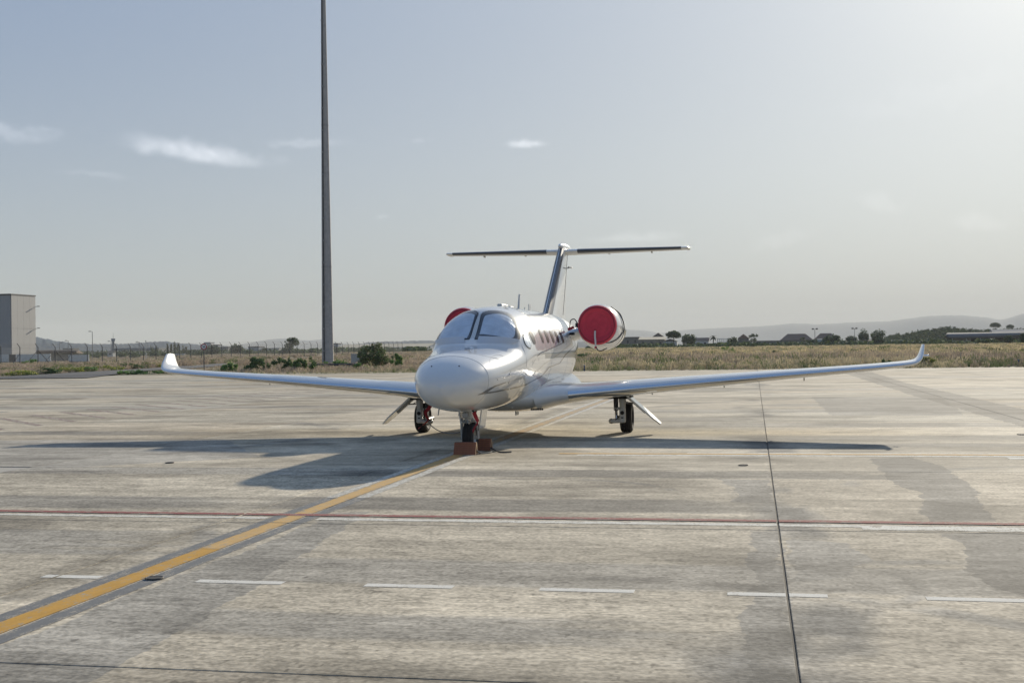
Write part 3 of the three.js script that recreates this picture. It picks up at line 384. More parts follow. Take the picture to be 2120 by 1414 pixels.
building('low_house', 'low reddish house with white posts below the tall trees', 175.8, -620, 7.8, 2.3, 5, REDDISH, { roof: 'gable', roofH: 0.5, windows: 3 });
building('small_house', 'small flat-roofed white house left of the wood', 184.5, -600, 4.8, 2.3, 5, WHITEWALL, { windows: 1, doors: 1, rm: CREAMROOF, roofH: 0.3 });
building('low_shed', 'low grey shed between the barns and the tall trees', 172.2, -640, 10.4, 1.7, 5, GREYWALL, { windows: 2 });
{ // balustrade, stone wall, tent
  const b = group('balustrade_wall', 107.9, 0.3, -640, -YAW); tag(b, 'white balustrade on a wall right of the palm', 'wall'); mesh('base', box(6, 2.6, 0.5, 0, 1.3, 0), WHITEWALL, b); mesh('rail', box(6, 0.25, 0.5, 0, 4.3, 0), WHITEWALL, b); for (let i = 0; i < 7; i++) mesh('post', box(0.36, 1.56, 0.36, -2.8 + i * 0.93, 3.39, 0), WHITEWALL, b);
  const s = group('stone_wall', 122.3, 0.2, -600, -YAW); tag(s, 'long dark stone wall with a pale coping', 'wall'); mesh('wall', box(24, 3.1, 0.6, 0, 1.3, 0), STONE, s); mesh('coping', box(24.2, 0.18, 0.8, 0, 2.95, 0), BEIGEWALL, s);
  const w = group('low_wall', 127.7, 0.2, -558, -YAW); tag(w, 'short white wall below the brown barns', 'wall'); mesh('wall', box(5.4, 1.7, 0.4, 0, 0.7, 0), WHITEWALL, w); mesh('coping', box(5.6, 0.14, 0.6, 0, 1.63, 0), GREYWALL, w);
  const t = group('round_roof_shed', 138.6, 0.2, -560, 0.3); tag(t, 'grey-green shed with a rounded roof', 'building'); mesh('roof', new THREE.CylinderGeometry(2.4, 2.4, 6, 20, 1, false, Math.PI / 2, Math.PI).rotateX(Math.PI / 2).scale(1, 0.75, 1).translate(0, 1.55, 0), wallMat(0.20, 0.22, 0.19, 12), t); mesh('wall', box(4.7, 1.8, 5.8, 0, 0.6, 0), GREYWALL, t);
  const lw = group('low_wall', -112.6, 0.2, -420, -YAW); tag(lw, 'thin white wall below the poplars', 'wall'); mesh('wall', box(6.2, 0.9, 0.4, 0, 0.3, 0), WHITEWALL, lw); mesh('coping', box(6.4, 0.1, 0.5, 0, 0.81, 0), GREYWALL, lw);
}
{ // the open hangar on the right, with columns, and a small white aircraft parked under it
  const g = group('open_hangar', 199, 0.25, -520, -YAW); tag(g, 'long open hangar with a grey roof and pale columns at the right', 'hangar');
  mesh('roof', (() => { const r = gable(34, 2.1, 16, 0.6); r.translate(0, 2.9, 0); return r; })(), HANGARROOF, g); mesh('rear_wall', box(33, 3.2, 0.3, 0, 1.3, -7.6), DARKROOF, g);
  mesh('end_wall', box(7.4, 2.9, 0.3, -12.9, 1.45, 7.4), BEIGEWALL, g); for (let i = 0; i < 7; i++) mesh('column', box(0.35, 2.95, 0.4, -16.6 + i * 5.5, 1.45, 7.75), WHITEWALL, g); mesh('fascia', box(34.4, 0.4, 0.2, 0, 2.88, 8.7), DARKROOF, g);
  building('hangar', 'light-roofed hangar behind the open hangar', 254.9, -640, 19, 5.0, 16, BLUEGREY, { roof: 'gable', roofH: 2.2, rm: GREYWALL, windows: 3 });
  const a = group('parked_airplane', 190.4, 0.3, -505, -0.9); tag(a, 'small white airplane parked under the open hangar', 'airplane'); const wm = std(0.7, 0.7, 0.66, 0.4);
  mesh('body', new THREE.SphereGeometry(1, 16, 10).scale(3.4, 0.55, 0.55).translate(0, 1.0, 0), wm, a); mesh('wing', rbox(1.1, 0.12, 8.6, 0.05, 0.4, 1.55, 0), wm, a); mesh('fin', rbox(0.8, 1.3, 0.12, 0.05, -3.0, 1.9, 0), std(0.55, 0.40, 0.05, 0.5), a); mesh('tailplane', rbox(0.7, 0.08, 2.6, 0.03, -3.0, 1.2, 0), wm, a);
  for (const zz of [-0.9, 0.9]) mesh('wheel', new THREE.CylinderGeometry(0.22, 0.22, 0.14, 14).rotateX(Math.PI / 2).translate(0.3, 0.22, zz), std(0.02, 0.02, 0.02, 0.9), a);
}
// ------------------------------------------------------------------ lamps, tower and poles in the distance
const GALV = std(0.20, 0.20, 0.20, 0.6, { metalness: 0.3 });
function streetLamp(label, x, z, top, arm, twin) {
  const y0 = Math.max(0, terrainY(x, z)) - 0.05, g = group('street_lamp', x, y0, z); tag(g, label, 'street lamp', 'lamps beyond the field'); const h = top - y0;
  mesh('pole', rod(V(0, 0, 0), V(0, h, 0), 0.13, 0.08, 8), GALV, g);
  for (const s of twin ? [-1, 1] : [arm]) { mesh('arm', rod(V(0, h - 0.1, 0), V(s * 0.5, h, 0), 0.05, 0.05, 6), GALV, g); mesh('lamp_head', rbox(0.75, twin ? 0.5 : 0.2, 0.4, 0.05, s * 0.75, h + 0.05, 0), std(0.06, 0.06, 0.06, 0.6), g); }
}
streetLamp('tall street lamp with one arm left of the telecom tower', -127.3, -380, 8.1, -1); streetLamp('small street lamp above the corrugated wall', -148.8, -420, 5.8, -1); streetLamp('small street lamp just right of the grey building', -151.7, -420, 5.2, 1); streetLamp('street lamp in front of the telecom tower', -134.4, -420, 5.4, -1); streetLamp('street lamp left of the white pole', -125, -420, 5.1, -1);
streetLamp('twin-headed floodlight pole in front of the brown barns', 116.1, -480, 7.1, 1, true); streetLamp('twin-headed floodlight pole left of the tall trees', 131.3, -480, 7.1, 1, true);
{ const g = group('telecom_tower', -254.7, 0.2, -800); tag(g, 'telecom tower with a drum and a thin antenna', 'tower'); mesh('shaft', rod(V(0, 0, 0), V(0, 8.6, 0), 0.9, 0.7, 10), GREYWALL, g); mesh('drum', new THREE.CylinderGeometry(1.4, 1.0, 1.9, 14).translate(0, 9.4, 0), BLUEGREY, g); mesh('antenna', rod(V(0, 10.3, 0), V(0, 14, 0), 0.14, 0.05, 6), GALV, g);
  const p = group('white_pole', -73.1, 0.3, -250); tag(p, 'pale pole with a knob on top behind the fence', 'pole'); mesh('shaft', rod(V(0, 0, 0), V(0, 3.4, 0), 0.07, 0.05, 8), std(0.55, 0.55, 0.52, 0.7), p); mesh('lantern', new THREE.SphereGeometry(0.11, 10, 8).scale(1, 1.4, 1).translate(0, 3.5, 0), GALV, p); mesh('junction_box', rbox(0.22, 0.3, 0.16, 0.02, 0.12, 1.0, 0.05), WHITEWALL, p); }

// ------------------------------------------------------------------ tall building on the left with its yard walls
{
  const map = texture(512, 512, (i, j) => { const seam = (i % 32) < 2 ? 0.95 : 1, lev = Math.abs(j - 250) < 2 ? 0.9 : 1, t = (0.93 + 0.14 * fbm(i / 40, j / 90, 4)) * seam * lev; return [0.36 * t, 0.355 * t, 0.345 * t]; });
  const clad = new THREE.MeshStandardMaterial({ map, roughness: 0.7 }), g = group('tower_building', -91.2, 0, -228, -YAW); tag(g, 'tall windowless grey building at the left edge', 'building');
  const L = 7.8, Wd = 18, Ht = 12.15;
  for (let i = 0; i < 9; i++) { mesh('cladding_panel', box(1.98, Ht / 2 - 0.03, 0.1, -1 - i * 2, Ht * 0.25 + 0.2, 0), clad, g); mesh('cladding_panel', box(1.98, Ht / 2 - 0.03, 0.1, -1 - i * 2, Ht * 0.75 + 0.2, 0), clad, g); }
  for (let i = 0; i < 4; i++) { mesh('cladding_panel', box(0.1, Ht / 2 - 0.03, 1.93, 0.06, Ht * 0.25 + 0.2, -1.03 - i * 1.95), clad, g); mesh('cladding_panel', box(0.1, Ht / 2 - 0.03, 1.93, 0.06, Ht * 0.75 + 0.2, -1.03 - i * 1.95), clad, g); }
  mesh('core', box(Wd - 0.2, Ht, L - 0.2, -Wd / 2 - 0.06, Ht / 2 + 0.2, -L / 2 - 0.06), std(0.3, 0.3, 0.29, 0.9), g);
  mesh('parapet', box(Wd + 0.3, 0.22, L + 0.3, -Wd / 2 + 0.02, Ht + 0.32, -L / 2), std(0.09, 0.09, 0.09, 0.7), g);
  for (const y of [10.4, 6.3]) { const lp = mesh('wall_lamp', rod(V(0, y, -L - 0.12), V(0.5, y + 0.1, -L - 0.12), 0.05, 0.05, 6), GALV, g); mesh('lamp_head', rbox(0.5, 0.14, 0.25, 0.04, 0.7, y + 0.1, -L - 0.12), std(0.08, 0.08, 0.08, 0.6), lp); }
  const wall = (label, x0, x1, z, hgt, mat) => { const q = group('yard_wall', (x0 + x1) / 2, 0.1, z, -YAW * 0.4); tag(q, label, 'wall', 'yard walls by the tall building'); const n = Math.max(1, Math.round((x1 - x0) / 1.2)), w = (x1 - x0) / n; for (let i = 0; i < n; i++) mesh('panel', box(w - 0.03, hgt, 0.14, x0 + w * (i + 0.5) - (x0 + x1) / 2, hgt / 2, (i % 2) * 0.012), mat, q); mesh('base', box(x1 - x0 + 0.1, 0.25, 0.3, 0, 0.1, 0), GREYWALL, q); };
  wall('white yard wall in front of the tall grey building', -85.2, -79.1, -215, 1.45, wallMat(0.6, 0.6, 0.57, 30)); wall('white yard wall at the left edge below the building', -94, -86.4, -215.4, 1.45, wallMat(0.6, 0.6, 0.57, 31)); wall('corrugated pale yard wall right of the tall building', -70.9, -67.5, -200, 1.25, wallMat(0.55, 0.56, 0.54, 32));
  const gate = group('yard_gate', -85.85, 0.1, -215.2, -YAW * 0.4); tag(gate, 'dark gate opening in the white yard wall', 'gate'); mesh('leaf', box(1.0, 1.4, 0.08, 0, 0.72, 0), std(0.05, 0.05, 0.05, 0.8), gate); for (const s of [-1, 1]) mesh('gate_post', box(0.1, 1.5, 0.12, s * 0.56, 0.75, 0.01), GREYWALL, gate);
  const ro = group('dark_roof_shed', -89.2, 0.1, -245, -YAW * 0.4); tag(ro, 'low dark brown roof right of the tall building', 'building'); mesh('wall', box(8.0, 1.4, 4, 0, 0.7, 0), GREYWALL, ro); mesh('roof', (() => { const r = gable(8.4, 0.75, 4.4, 0.3); r.translate(0, 1.42, 0); return r; })(), wallMat(0.10, 0.075, 0.06, 33), ro);
}

// ------------------------------------------------------------------ perimeter fence: bent posts, wires, mesh, corner braces
{
  const N = 46, STEP = 4.07, n0 = -90.9, q0 = 139.3 - STEP, g = group('perimeter_fence', 0, 0, 0); tag(g, 'airport perimeter fence of bent steel posts and wire mesh', 'fence');
  const postMat = std(0.075, 0.078, 0.082, 0.7, { metalness: 0.2 }), H = 2.35, P = [];
  const postGeo = plain([rod(V(0, -0.2, 0), V(0, H, 0), 0.055, 0.05, 7), rod(V(0, H - 0.01, 0), V(-0.34, H + 0.5, 0.05), 0.05, 0.04, 7)]);
  for (let i = 0; i < N; i++) { const q = q0 + i * STEP, x = wx(n0, q), z = wz(n0, q), y = terrainY(x, z) + 0.08 + 0.22 * smooth(4, 26, i); P.push(V(x, y, z)); const o = mesh('post', postGeo, postMat, g); o.position.set(x, y, z); }
  const wires = []; for (let i = 0; i < N - 1; i++) { for (const h of [0.1, 0.85, 1.6, 2.33]) wires.push(rod(P[i].clone().add(V(0, h, 0)), P[i + 1].clone().add(V(0, h, 0)), 0.009, 0.009, 4)); for (const t of [0.3, 0.62, 0.95]) wires.push(rod(P[i].clone().add(V(-0.34 * t, H + 0.5 * t, 0.05 * t)), P[i + 1].clone().add(V(-0.34 * t, H + 0.5 * t, 0.05 * t)), 0.007, 0.007, 4)); }
  mesh('wires', plain(wires), postMat, g);
  const mp = [], mi = [], mu = []; P.forEach((p, i) => { mp.push(p.x, p.y + 0.02, p.z, p.x, p.y + 2.33, p.z); mu.push(i * STEP / 0.5, 0, i * STEP / 0.5, 2.3 / 0.5); if (i < N - 1) mi.push(2 * i, 2 * i + 2, 2 * i + 1, 2 * i + 1, 2 * i + 2, 2 * i + 3); });
  const net = texture(128, 128, (i, j) => { const a = (i + j) % 16, b = ((i - j) % 16 + 16) % 16, v = a < 2 || b < 2 ? 1 : 0; return [v, v, v]; }, false);
  mesh('wire_mesh', geo(mp, mi, mu), new THREE.MeshStandardMaterial({ color: col(0.16, 0.17, 0.17), roughness: 0.6, alphaMap: net, transparent: true, opacity: 0.8, side: THREE.DoubleSide }), g);
  for (const i of [3, 4]) for (const s of [-1, 1]) mesh('brace', rod(P[i].clone().add(V(0, 2.0, 0)), P[i].clone().addScaledVector(P[i + 1].clone().sub(P[i]), s * 0.75).add(V(0, 0.05, 0)), 0.045, 0.045, 6), postMat, g);
  for (const i of [2, 5, 13, 24]) mesh('brace', rod(P[i].clone().add(V(0, 1.6, 0)), P[i].clone().addScaledVector(P[i - 1].clone().sub(P[i]), 0.45).add(V(0, 0.05, 0)), 0.045, 0.045, 6), postMat, g);
}
// ------------------------------------------------------------------ concrete light mast with conduit, cabinet, guard rail, speed sign
{
  const g = group('light_mast', -16.93, 0, -115); tag(g, 'very tall tapering concrete light mast', 'mast');
  const map = texture(256, 1024, (i, j) => { const form = j % 340 < 4 ? 0.86 : 1, t = (0.82 + 0.36 * fbm(i / 30, j / 16, 5)) * form; return [0.42 * t, 0.395 * t, 0.365 * t]; });
  const conc = new THREE.MeshStandardMaterial({ map, roughness: 0.9 }), r = (y) => 0.56 - 0.0098 * y;
  const cuts = [0, 9.2, 22.2, 36]; for (let i = 0; i < 3; i++) { const a = cuts[i], b = cuts[i + 1], c = new THREE.CylinderGeometry(r(b), r(a), b - a - 0.06, 8, 6).toNonIndexed(); c.computeVertexNormals(); c.rotateY(0.45); c.translate(0, (a + b) / 2, 0); mesh('shaft_section', c, conc, g); mesh('joint_band', new THREE.CylinderGeometry(r(b) + 0.02, r(b) + 0.02, 0.10, 8).rotateY(0.45).translate(0, b, 0), std(0.36, 0.34, 0.32, 0.85), g); }
  mesh('plinth', rbox(2.0, 0.3, 2.0, 0.04, 0, 0.1, 0), std(0.28, 0.26, 0.23, 0.9), g);
  const cr = (y) => V(-0.42 * r(y) / 0.56 * 0.62, y, r(y) * 0.97 + 0.05); mesh('conduit', rod(cr(0.2), cr(35.5), 0.055, 0.055, 8), std(0.03, 0.03, 0.032, 0.5), g);
  for (let y = 1.5; y < 35; y += 2.02) { const p = cr(y); const b = mesh('clamp', rbox(0.22, 0.12, 0.14, 0.02, p.x, p.y, p.z), std(0.30, 0.29, 0.28, 0.6, { metalness: 0.5 }), g); }
  const head = mesh('lamp_crown', new THREE.TorusGeometry(1.1, 0.09, 8, 24).rotateX(Math.PI / 2).translate(0, 36.2, 0), GALV, g); for (let i = 0; i < 8; i++) { const a = i * Math.PI / 4; mesh('floodlight', rbox(0.5, 0.42, 0.3, 0.04).rotateY(-a).translate(Math.cos(a) * 1.35, 36.15, Math.sin(a) * 1.35), std(0.15, 0.15, 0.15, 0.5), head); }
  const c = group('electric_cabinet', -13.86, 0, -112, -YAW); tag(c, 'pale electric cabinet beside the mast', 'cabinet'); const cm = std(0.42, 0.41, 0.38, 0.7); mesh('body', rbox(0.98, 1.05, 0.6, 0.02, 0, 0.66, 0), cm, c); mesh('plinth', box(1.06, 0.2, 0.68, 0, 0.1, 0), std(0.25, 0.24, 0.22, 0.9), c); for (const s of [-1, 1]) mesh('door', rbox(0.44, 0.9, 0.02, 0.006, s * 0.235, 0.66, 0.31), cm, c); mesh('cap', rbox(1.06, 0.05, 0.68, 0.015, 0, 1.21, 0), cm, c);
  const rl = group('guard_rail', -14.86, 0, -106.5, 0.03); tag(rl, 'dark steel guard rail in front of the mast', 'guard rail'); const rm = std(0.085, 0.09, 0.10, 0.5, { metalness: 0.6 });
  const prof = [[0, 0], [0.04, 0.03], [0.04, 0.09], [0, 0.13], [0, 0.18], [0.04, 0.22], [0.04, 0.28], [0, 0.31]], rp = [], ri = []; prof.forEach(([d, y], i) => { for (const x of [-2.15, 2.15]) rp.push(x, 0.12 + y, d); if (i) { const b = i * 2; ri.push(b - 2, b - 1, b, b - 1, b + 1, b); } });
  mesh('beam', geo(rp, ri).toNonIndexed(), Object.assign(rm.clone(), { side: THREE.DoubleSide }), rl); for (const x of [-1.9, -0.65, 0.65, 1.9]) mesh('post', box(0.1, 0.5, 0.12, x, 0.2, -0.08), rm, rl);
  // speed limit sign
  const s = group('speed_sign', -25.59, 0, -104, 0.06); tag(s, 'round speed limit sign on a grey pole', 'sign');
  mesh('pole', rod(V(0, -0.1, 0), V(0, 2.1, 0), 0.04, 0.04, 10), std(0.07, 0.072, 0.075, 0.6), s);
  const cv = document.createElement('canvas'); cv.width = cv.height = 256; const k = cv.getContext('2d'); k.fillStyle = '#c9c9c6'; k.fillRect(0, 0, 256, 256); k.fillStyle = '#a8232c'; k.beginPath(); k.arc(128, 128, 127, 0, 7); k.fill(); k.fillStyle = '#e6e5e0'; k.beginPath(); k.arc(128, 128, 92, 0, 7); k.fill(); k.fillStyle = '#15161a'; k.font = 'bold 116px sans-serif'; k.textAlign = 'center'; k.textBaseline = 'middle'; k.fillText('30', 128, 134);
  const st = new THREE.CanvasTexture(cv); st.colorSpace = THREE.SRGBColorSpace; const disc = mesh('disc', new THREE.CylinderGeometry(0.265, 0.265, 0.02, 32).rotateX(Math.PI / 2).translate(0, 2.0, 0.045), std(0.3, 0.3, 0.3, 0.6), s);
  mesh('face', new THREE.CircleGeometry(0.258, 32).translate(0, 2.0, 0.058), new THREE.MeshStandardMaterial({ map: st, roughness: 0.5 }), disc);
}
// ------------------------------------------------------------------ blue marker posts at the apron edge
[[4.72, -82.2, 0.36, 'small blue marker post at the apron edge right of the jet'], [31.6, -78.2, 0.42, 'small blue marker post at the apron edge far right']].forEach(([x, z, h, label]) => { const g = group('marker_post', x, -0.02, z); tag(g, label, 'marker post', 'blue edge markers'); mesh('stem', rod(V(0, 0, 0), V(0, h, 0), 0.045, 0.04, 10), std(0.02, 0.06, 0.16, 0.5), g); mesh('cap', new THREE.SphereGeometry(0.05, 10, 6).translate(0, h, 0), std(0.03, 0.10, 0.25, 0.4), g); });

// ------------------------------------------------------------------ shrubs in the field
function shrub(label, x, z, hw, h0, tones, seed, n = 900, size = 0.075) {
  const R = rng(seed), lobes = [], h = h0 * 1.3, g = group('shrub', x, Math.max(-0.02, terrainY(x, z)), z), twigs = []; tag(g, label, 'shrub', 'shrubs in the field');
  const m = Math.max(7, Math.round(hw * 17)); for (let i = 0; i < m; i++) { const t = R() * 2 - 1, y = h * (0.22 + 0.66 * R() * (1 - 0.55 * t * t)), big = i < m * 0.6 ? 1 : 0.55; lobes.push([t * hw * 0.88, y, (R() - 0.5) * hw * 1.1, hw * (0.22 + 0.16 * R()) * big, h * (0.10 + 0.11 * R()) * (big < 1 ? 1.3 : 1), hw * 0.24 * big]); twigs.push(rod(V(t * hw * 0.25, 0, 0), V(lobes[i][0], y + h * 0.12, lobes[i][2]), 0.016, 0.005, 5)); }
  const lit = tones.map((c) => c.map((v) => v * 1.35));
  mesh('stems', plain(twigs), BARK, g); mesh('foliage', crown(lobes, Math.round(n * 1.3), size * 0.85, seed + 1, lit), LEAF, g);
}
shrub('low green shrub right of the speed limit sign', -21.6, -96, 0.75, 0.62, BRIGHT, 11, 900); shrub('left of two leafy shrubs midway between sign and mast', -19.3, -95, 0.95, 0.95, MIDGREEN, 13, 1500); shrub('right of two leafy shrubs midway between sign and mast', -17.6, -96, 0.9, 0.95, MIDGREEN, 17, 1400);
shrub('dark green shrub at the left end of the guard rail', -15.8, -95, 0.9, 1.0, DARKGREEN.concat(BRIGHT), 19, 1600); shrub('green weeds behind the guard rail at the mast foot', -15.4, -109, 1.2, 0.55, BRIGHT, 23, 1100); shrub('large brownish green bush left of the jet nose', -11.4, -103, 1.35, 1.85, MIDGREEN.concat(BROWNISH), 29, 3600, 0.08); shrub('weeds at the right foot of the mast', -13.6, -116, 1.0, 0.7, BRIGHT, 31, 800);
shrub('green shrub close to the jet nose', -9.75, -105, 0.55, 0.95, BRIGHT, 37, 900); shrub('faint green shrub between large bush and nose', -10.6, -111, 0.8, 0.8, OLIVE, 41, 700); shrub('small green weed at the foot of the large bush', -11.9, -98, 0.7, 0.45, BRIGHT, 43, 600);
shrub('yellow-green roadside clump nearest the left edge', -36.4, -93, 1.35, 0.34, YELLOWGREEN, 47, 800); shrub('green roadside clump at the road bend', -36.4, -98, 1.2, 0.37, MIDGREEN, 53, 800); shrub('yellow-green roadside clump, third along the road', -36.6, -104, 1.35, 0.46, YELLOWGREEN, 59, 900); shrub('green roadside clump, fourth along the road', -36.7, -108.5, 1.05, 0.37, BRIGHT, 61, 700); shrub('yellow-green roadside clump, fifth along the road', -36.8, -114, 1.35, 0.43, YELLOWGREEN, 67, 900); shrub('green roadside clump left of the winglet', -37, -121, 1.35, 0.46, MIDGREEN, 71, 900); shrub('farthest yellow-green roadside clump above the winglet', -37.3, -129, 1.5, 0.43, YELLOWGREEN, 73, 800);
shrub('bright green plant in front of the fence at the far left', -53, -138, 0.9, 0.8, BRIGHT, 79, 800); shrub('low green tuft on the verge left of the winglet', -28.3, -93, 1.2, 0.25, BRIGHT, 83, 600); shrub('low green tuft on the verge nearest the winglet', -25.8, -93.5, 1.0, 0.22, BRIGHT, 89, 500);
shrub('dark green shrub beside the fuselage under the engine', 6.5, -118, 0.85, 0.75, MIDGREEN, 97, 900); shrub('green weed at the apron edge right of the fuselage', 5.6, -93, 0.8, 0.5, BRIGHT, 101, 600); shrub('green shrub in the middle of the right field', 27.5, -160, 1.1, 0.95, BRIGHT, 103, 900); shrub('low weed in the right field beside the marker', 8.3, -92, 0.9, 0.45, YELLOWGREEN, 107, 600); shrub('leafy weed just right of the right winglet', 27.2, -82.5, 0.7, 0.55, YELLOWGREEN, 109, 600); shrub('dark weed at the apron edge left of the right winglet', 23.6, -79.6, 0.6, 0.4, MIDGREEN, 113, 500); shrub('dark weed in the right field below the round tree', 29.5, -140, 0.7, 0.6, DARKGREEN, 127, 500);

// ------------------------------------------------------------------ dry grass
{
  const blade = (R, h, w) => { const a = R() * 6.28, lean = 0.25 + 0.5 * R(), x = (R() - 0.5) * 0.42, z = (R() - 0.5) * 0.42, cx = Math.cos(a), cz = Math.sin(a), sx = -cz * w, sz = cx * w, m = h * 0.6; return [[x - sx, 0, z - sz], [x + sx, 0, z + sz], [x + cx * lean * h * 0.25 + sx * 0.7, m, z + cz * lean * h * 0.25 + sz * 0.7], [x + cx * lean * h * 0.25 - sx * 0.7, m, z + cz * lean * h * 0.25 - sz * 0.7], [x + cx * lean * h * 0.7, h, z + cz * lean * h * 0.7]]; };
  const tuft = (seed, n, h, w, seedhead) => { const R = rng(seed), pos = [], idx = []; for (let i = 0; i < n; i++) { const hh = h * (0.45 + 0.55 * R()), b = pos.length / 3; for (const p of blade(R, hh, w)) pos.push(...p); idx.push(b, b + 1, b + 2, b, b + 2, b + 3, b + 3, b + 2, b + 4); if (seedhead && R() < 0.55) { const t = pos.slice(-3), c = pos.length / 3, s = w * 2.2; pos.push(t[0] - s, t[1] - 0.03, t[2], t[0] + s, t[1] - 0.02, t[2] + s, t[0], t[1] + 0.13, t[2]); idx.push(c, c + 1, c + 2); } } return geo(pos, idx); };
  const mat = new THREE.MeshPhysicalMaterial({ color: 0xffffff, roughness: 0.95, transmission: 0.3, thickness: 0, side: THREE.DoubleSide });
  const straw = [0.47, 0.40, 0.26], mauve = [0.37, 0.30, 0.22], green = [0.16, 0.19, 0.075], gold = [0.54, 0.45, 0.27], m = new THREE.Matrix4(), c = new THREE.Color();
  const road = (x, z) => { const bend = Math.pow(Math.max(0, -z - 130) / 90, 2) * 3; return x > -36.0 - bend && x < -29.6 - bend; };
  const sow = (name, label, seed, count, q0, q1, halfTan, sc, kinds) => {
    const R = rng(seed), spots = kinds.map(() => []);
    for (let i = 0; i < count; i++) {
      const q = q0 + (q1 - q0) * Math.pow(R(), 0.75), d = q, xx = (R() * 2 - 1) * (halfTan * d + 6) + 0, n = xx - q * SY / CY * 0.98, x = wx(n, q), z = wz(n, q);
      if (road(x, z)) continue; if (x < -29 && z > -92 + 0) continue;
      const patch = fbm(x / 11 + 50, z / 5 + 9, 3), g1 = fbm(x / 6, z / 4 + 77, 3), left = x < -4;
      const bare = fbm(x / 7 + 10, z / 3.5 + 30, 3); if (bare < 0.36 && R() < 0.6) continue;
      const far = smooth(Q_END + 25, Q_END + 75, q), edge = smooth(Q_END + 7, Q_END + 0.5, q);
      let t = patch < 0.5 ? straw : mauve; if (left) t = patch < 0.42 ? straw : [0.40, 0.32, 0.235]; else if (R() < far * 0.8) t = gold; if (R() < smooth(0.55, 0.72, g1) * 0.6 + edge * 0.4) t = green;
      const f = 0.72 + 0.56 * R(), s = sc * (0.65 + 0.7 * R()) * (left ? lerp(0.55, 1, smooth(Q_END + 14, Q_END + 45, q)) : 1) * (edge > 0.3 ? 0.65 : 1) * (0.75 + 0.6 * patch) * (left ? lerp(1, 0.72, smooth(Q_END + 30, Q_END + 90, q)) : 1) * lerp(z < -140 ? 0.5 : 0.95, 1, smooth(-0.36, -0.27, x / -z)) * (x > -30.5 && x < -17 && z > -130 ? lerp(0.32, 1, smooth(-27, -17, x)) : 1);
      spots[Math.floor(R() * kinds.length)].push([x, z, s, R() * 6.28, t[0] * f, t[1] * f, t[2] * f]);
    }
    const g = group(name); tag(g, label, 'grass', null, 'stuff');
    spots.forEach((list, k) => { const o = new THREE.InstancedMesh(kinds[k], mat, list.length); list.forEach(([x, z, s, a, r, gg, b], i) => { m.makeRotationY(a).scale(V(s, s, s)); m.setPosition(x, terrainY(x, z) - 0.02, z); o.setMatrixAt(i, m); o.setColorAt(i, c.setRGB(r, gg, b)); }); o.name = 'tufts'; o.userData.kind = 'stuff'; o.castShadow = o.receiveShadow = true; g.add(o); });
  };
  sow('field_grass', 'tall dry straw-coloured grass along the apron edge', 5, 34000, Q_END + 0.25, Q_END + 42, 0.50, 0.95, [tuft(1, 15, 0.55, 0.014, true), tuft(2, 15, 0.45, 0.016, true), tuft(3, 17, 0.36, 0.018, false)]);
  sow('field_grass', 'dry grass in the middle of the field', 6, 36000, Q_END + 36, Q_END + 130, 0.47, 1.0, [tuft(4, 15, 0.5, 0.02, true), tuft(5, 15, 0.42, 0.022, true)]);
  sow('field_grass', 'dry grass far out in the field', 7, 42000, Q_END + 120, Q_END + 430, 0.44, 1.15, [tuft(8, 15, 0.45, 0.03, true), tuft(9, 15, 0.40, 0.035, true)]);
}

// ------------------------------------------------------------------ business jet. u: to its left wing, v: up, s: aft of the nose; the group stands at s = 5
const JET_N = -4.31, JET_Q = 17.008, REF = 5;
const jet = group('business_jet', wx(JET_N, JET_Q + REF), 0, wz(JET_N, JET_Q + REF), -YAW); tag(jet, 'white twin-engine business jet with winglets parked nose-on', 'airplane');
const J = (u, v, s) => V(u, v, REF - s);
const paintBump = null;
const whitePaint = new THREE.MeshPhysicalMaterial({ color: col(0.70, 0.70, 0.68), roughness: 0.30, metalness: 0.05, specularIntensity: 0.3, clearcoat: 1, clearcoatRoughness: 0.02, ior: 1.5 });
const polished = std(0.68, 0.69, 0.70, 0.10, { metalness: 1 }), boot = new THREE.MeshPhysicalMaterial({ color: col(0.022, 0.030, 0.045), roughness: 0.35, clearcoat: 0.6, clearcoatRoughness: 0.15 });
const stripeGrey = new THREE.MeshPhysicalMaterial({ color: col(0.115, 0.105, 0.092), roughness: 0.35, clearcoat: 1, clearcoatRoughness: 0.03 }), stripeBlue = new THREE.MeshPhysicalMaterial({ color: col(0.03, 0.04, 0.10), roughness: 0.35, clearcoat: 1, clearcoatRoughness: 0.03 }), stripePale = new THREE.MeshPhysicalMaterial({ color: col(0.50, 0.48, 0.44), roughness: 0.35, clearcoat: 1, clearcoatRoughness: 0.03 });
const seal = std(0.02, 0.023, 0.028, 0.5), panelLine = std(0.33, 0.33, 0.33, 0.7), gearPaint = std(0.50, 0.50, 0.48, 0.38), gearDark = std(0.06, 0.06, 0.065, 0.45, { metalness: 0.5 }), chrome = std(0.75, 0.75, 0.76, 0.12, { metalness: 1 }), steel = std(0.32, 0.32, 0.32, 0.38, { metalness: 0.8 }), rubber = std(0.022, 0.022, 0.024, 0.75), rimMat = std(0.42, 0.42, 0.40, 0.4, { metalness: 0.5 });
const black = std(0.012, 0.012, 0.013, 0.8);

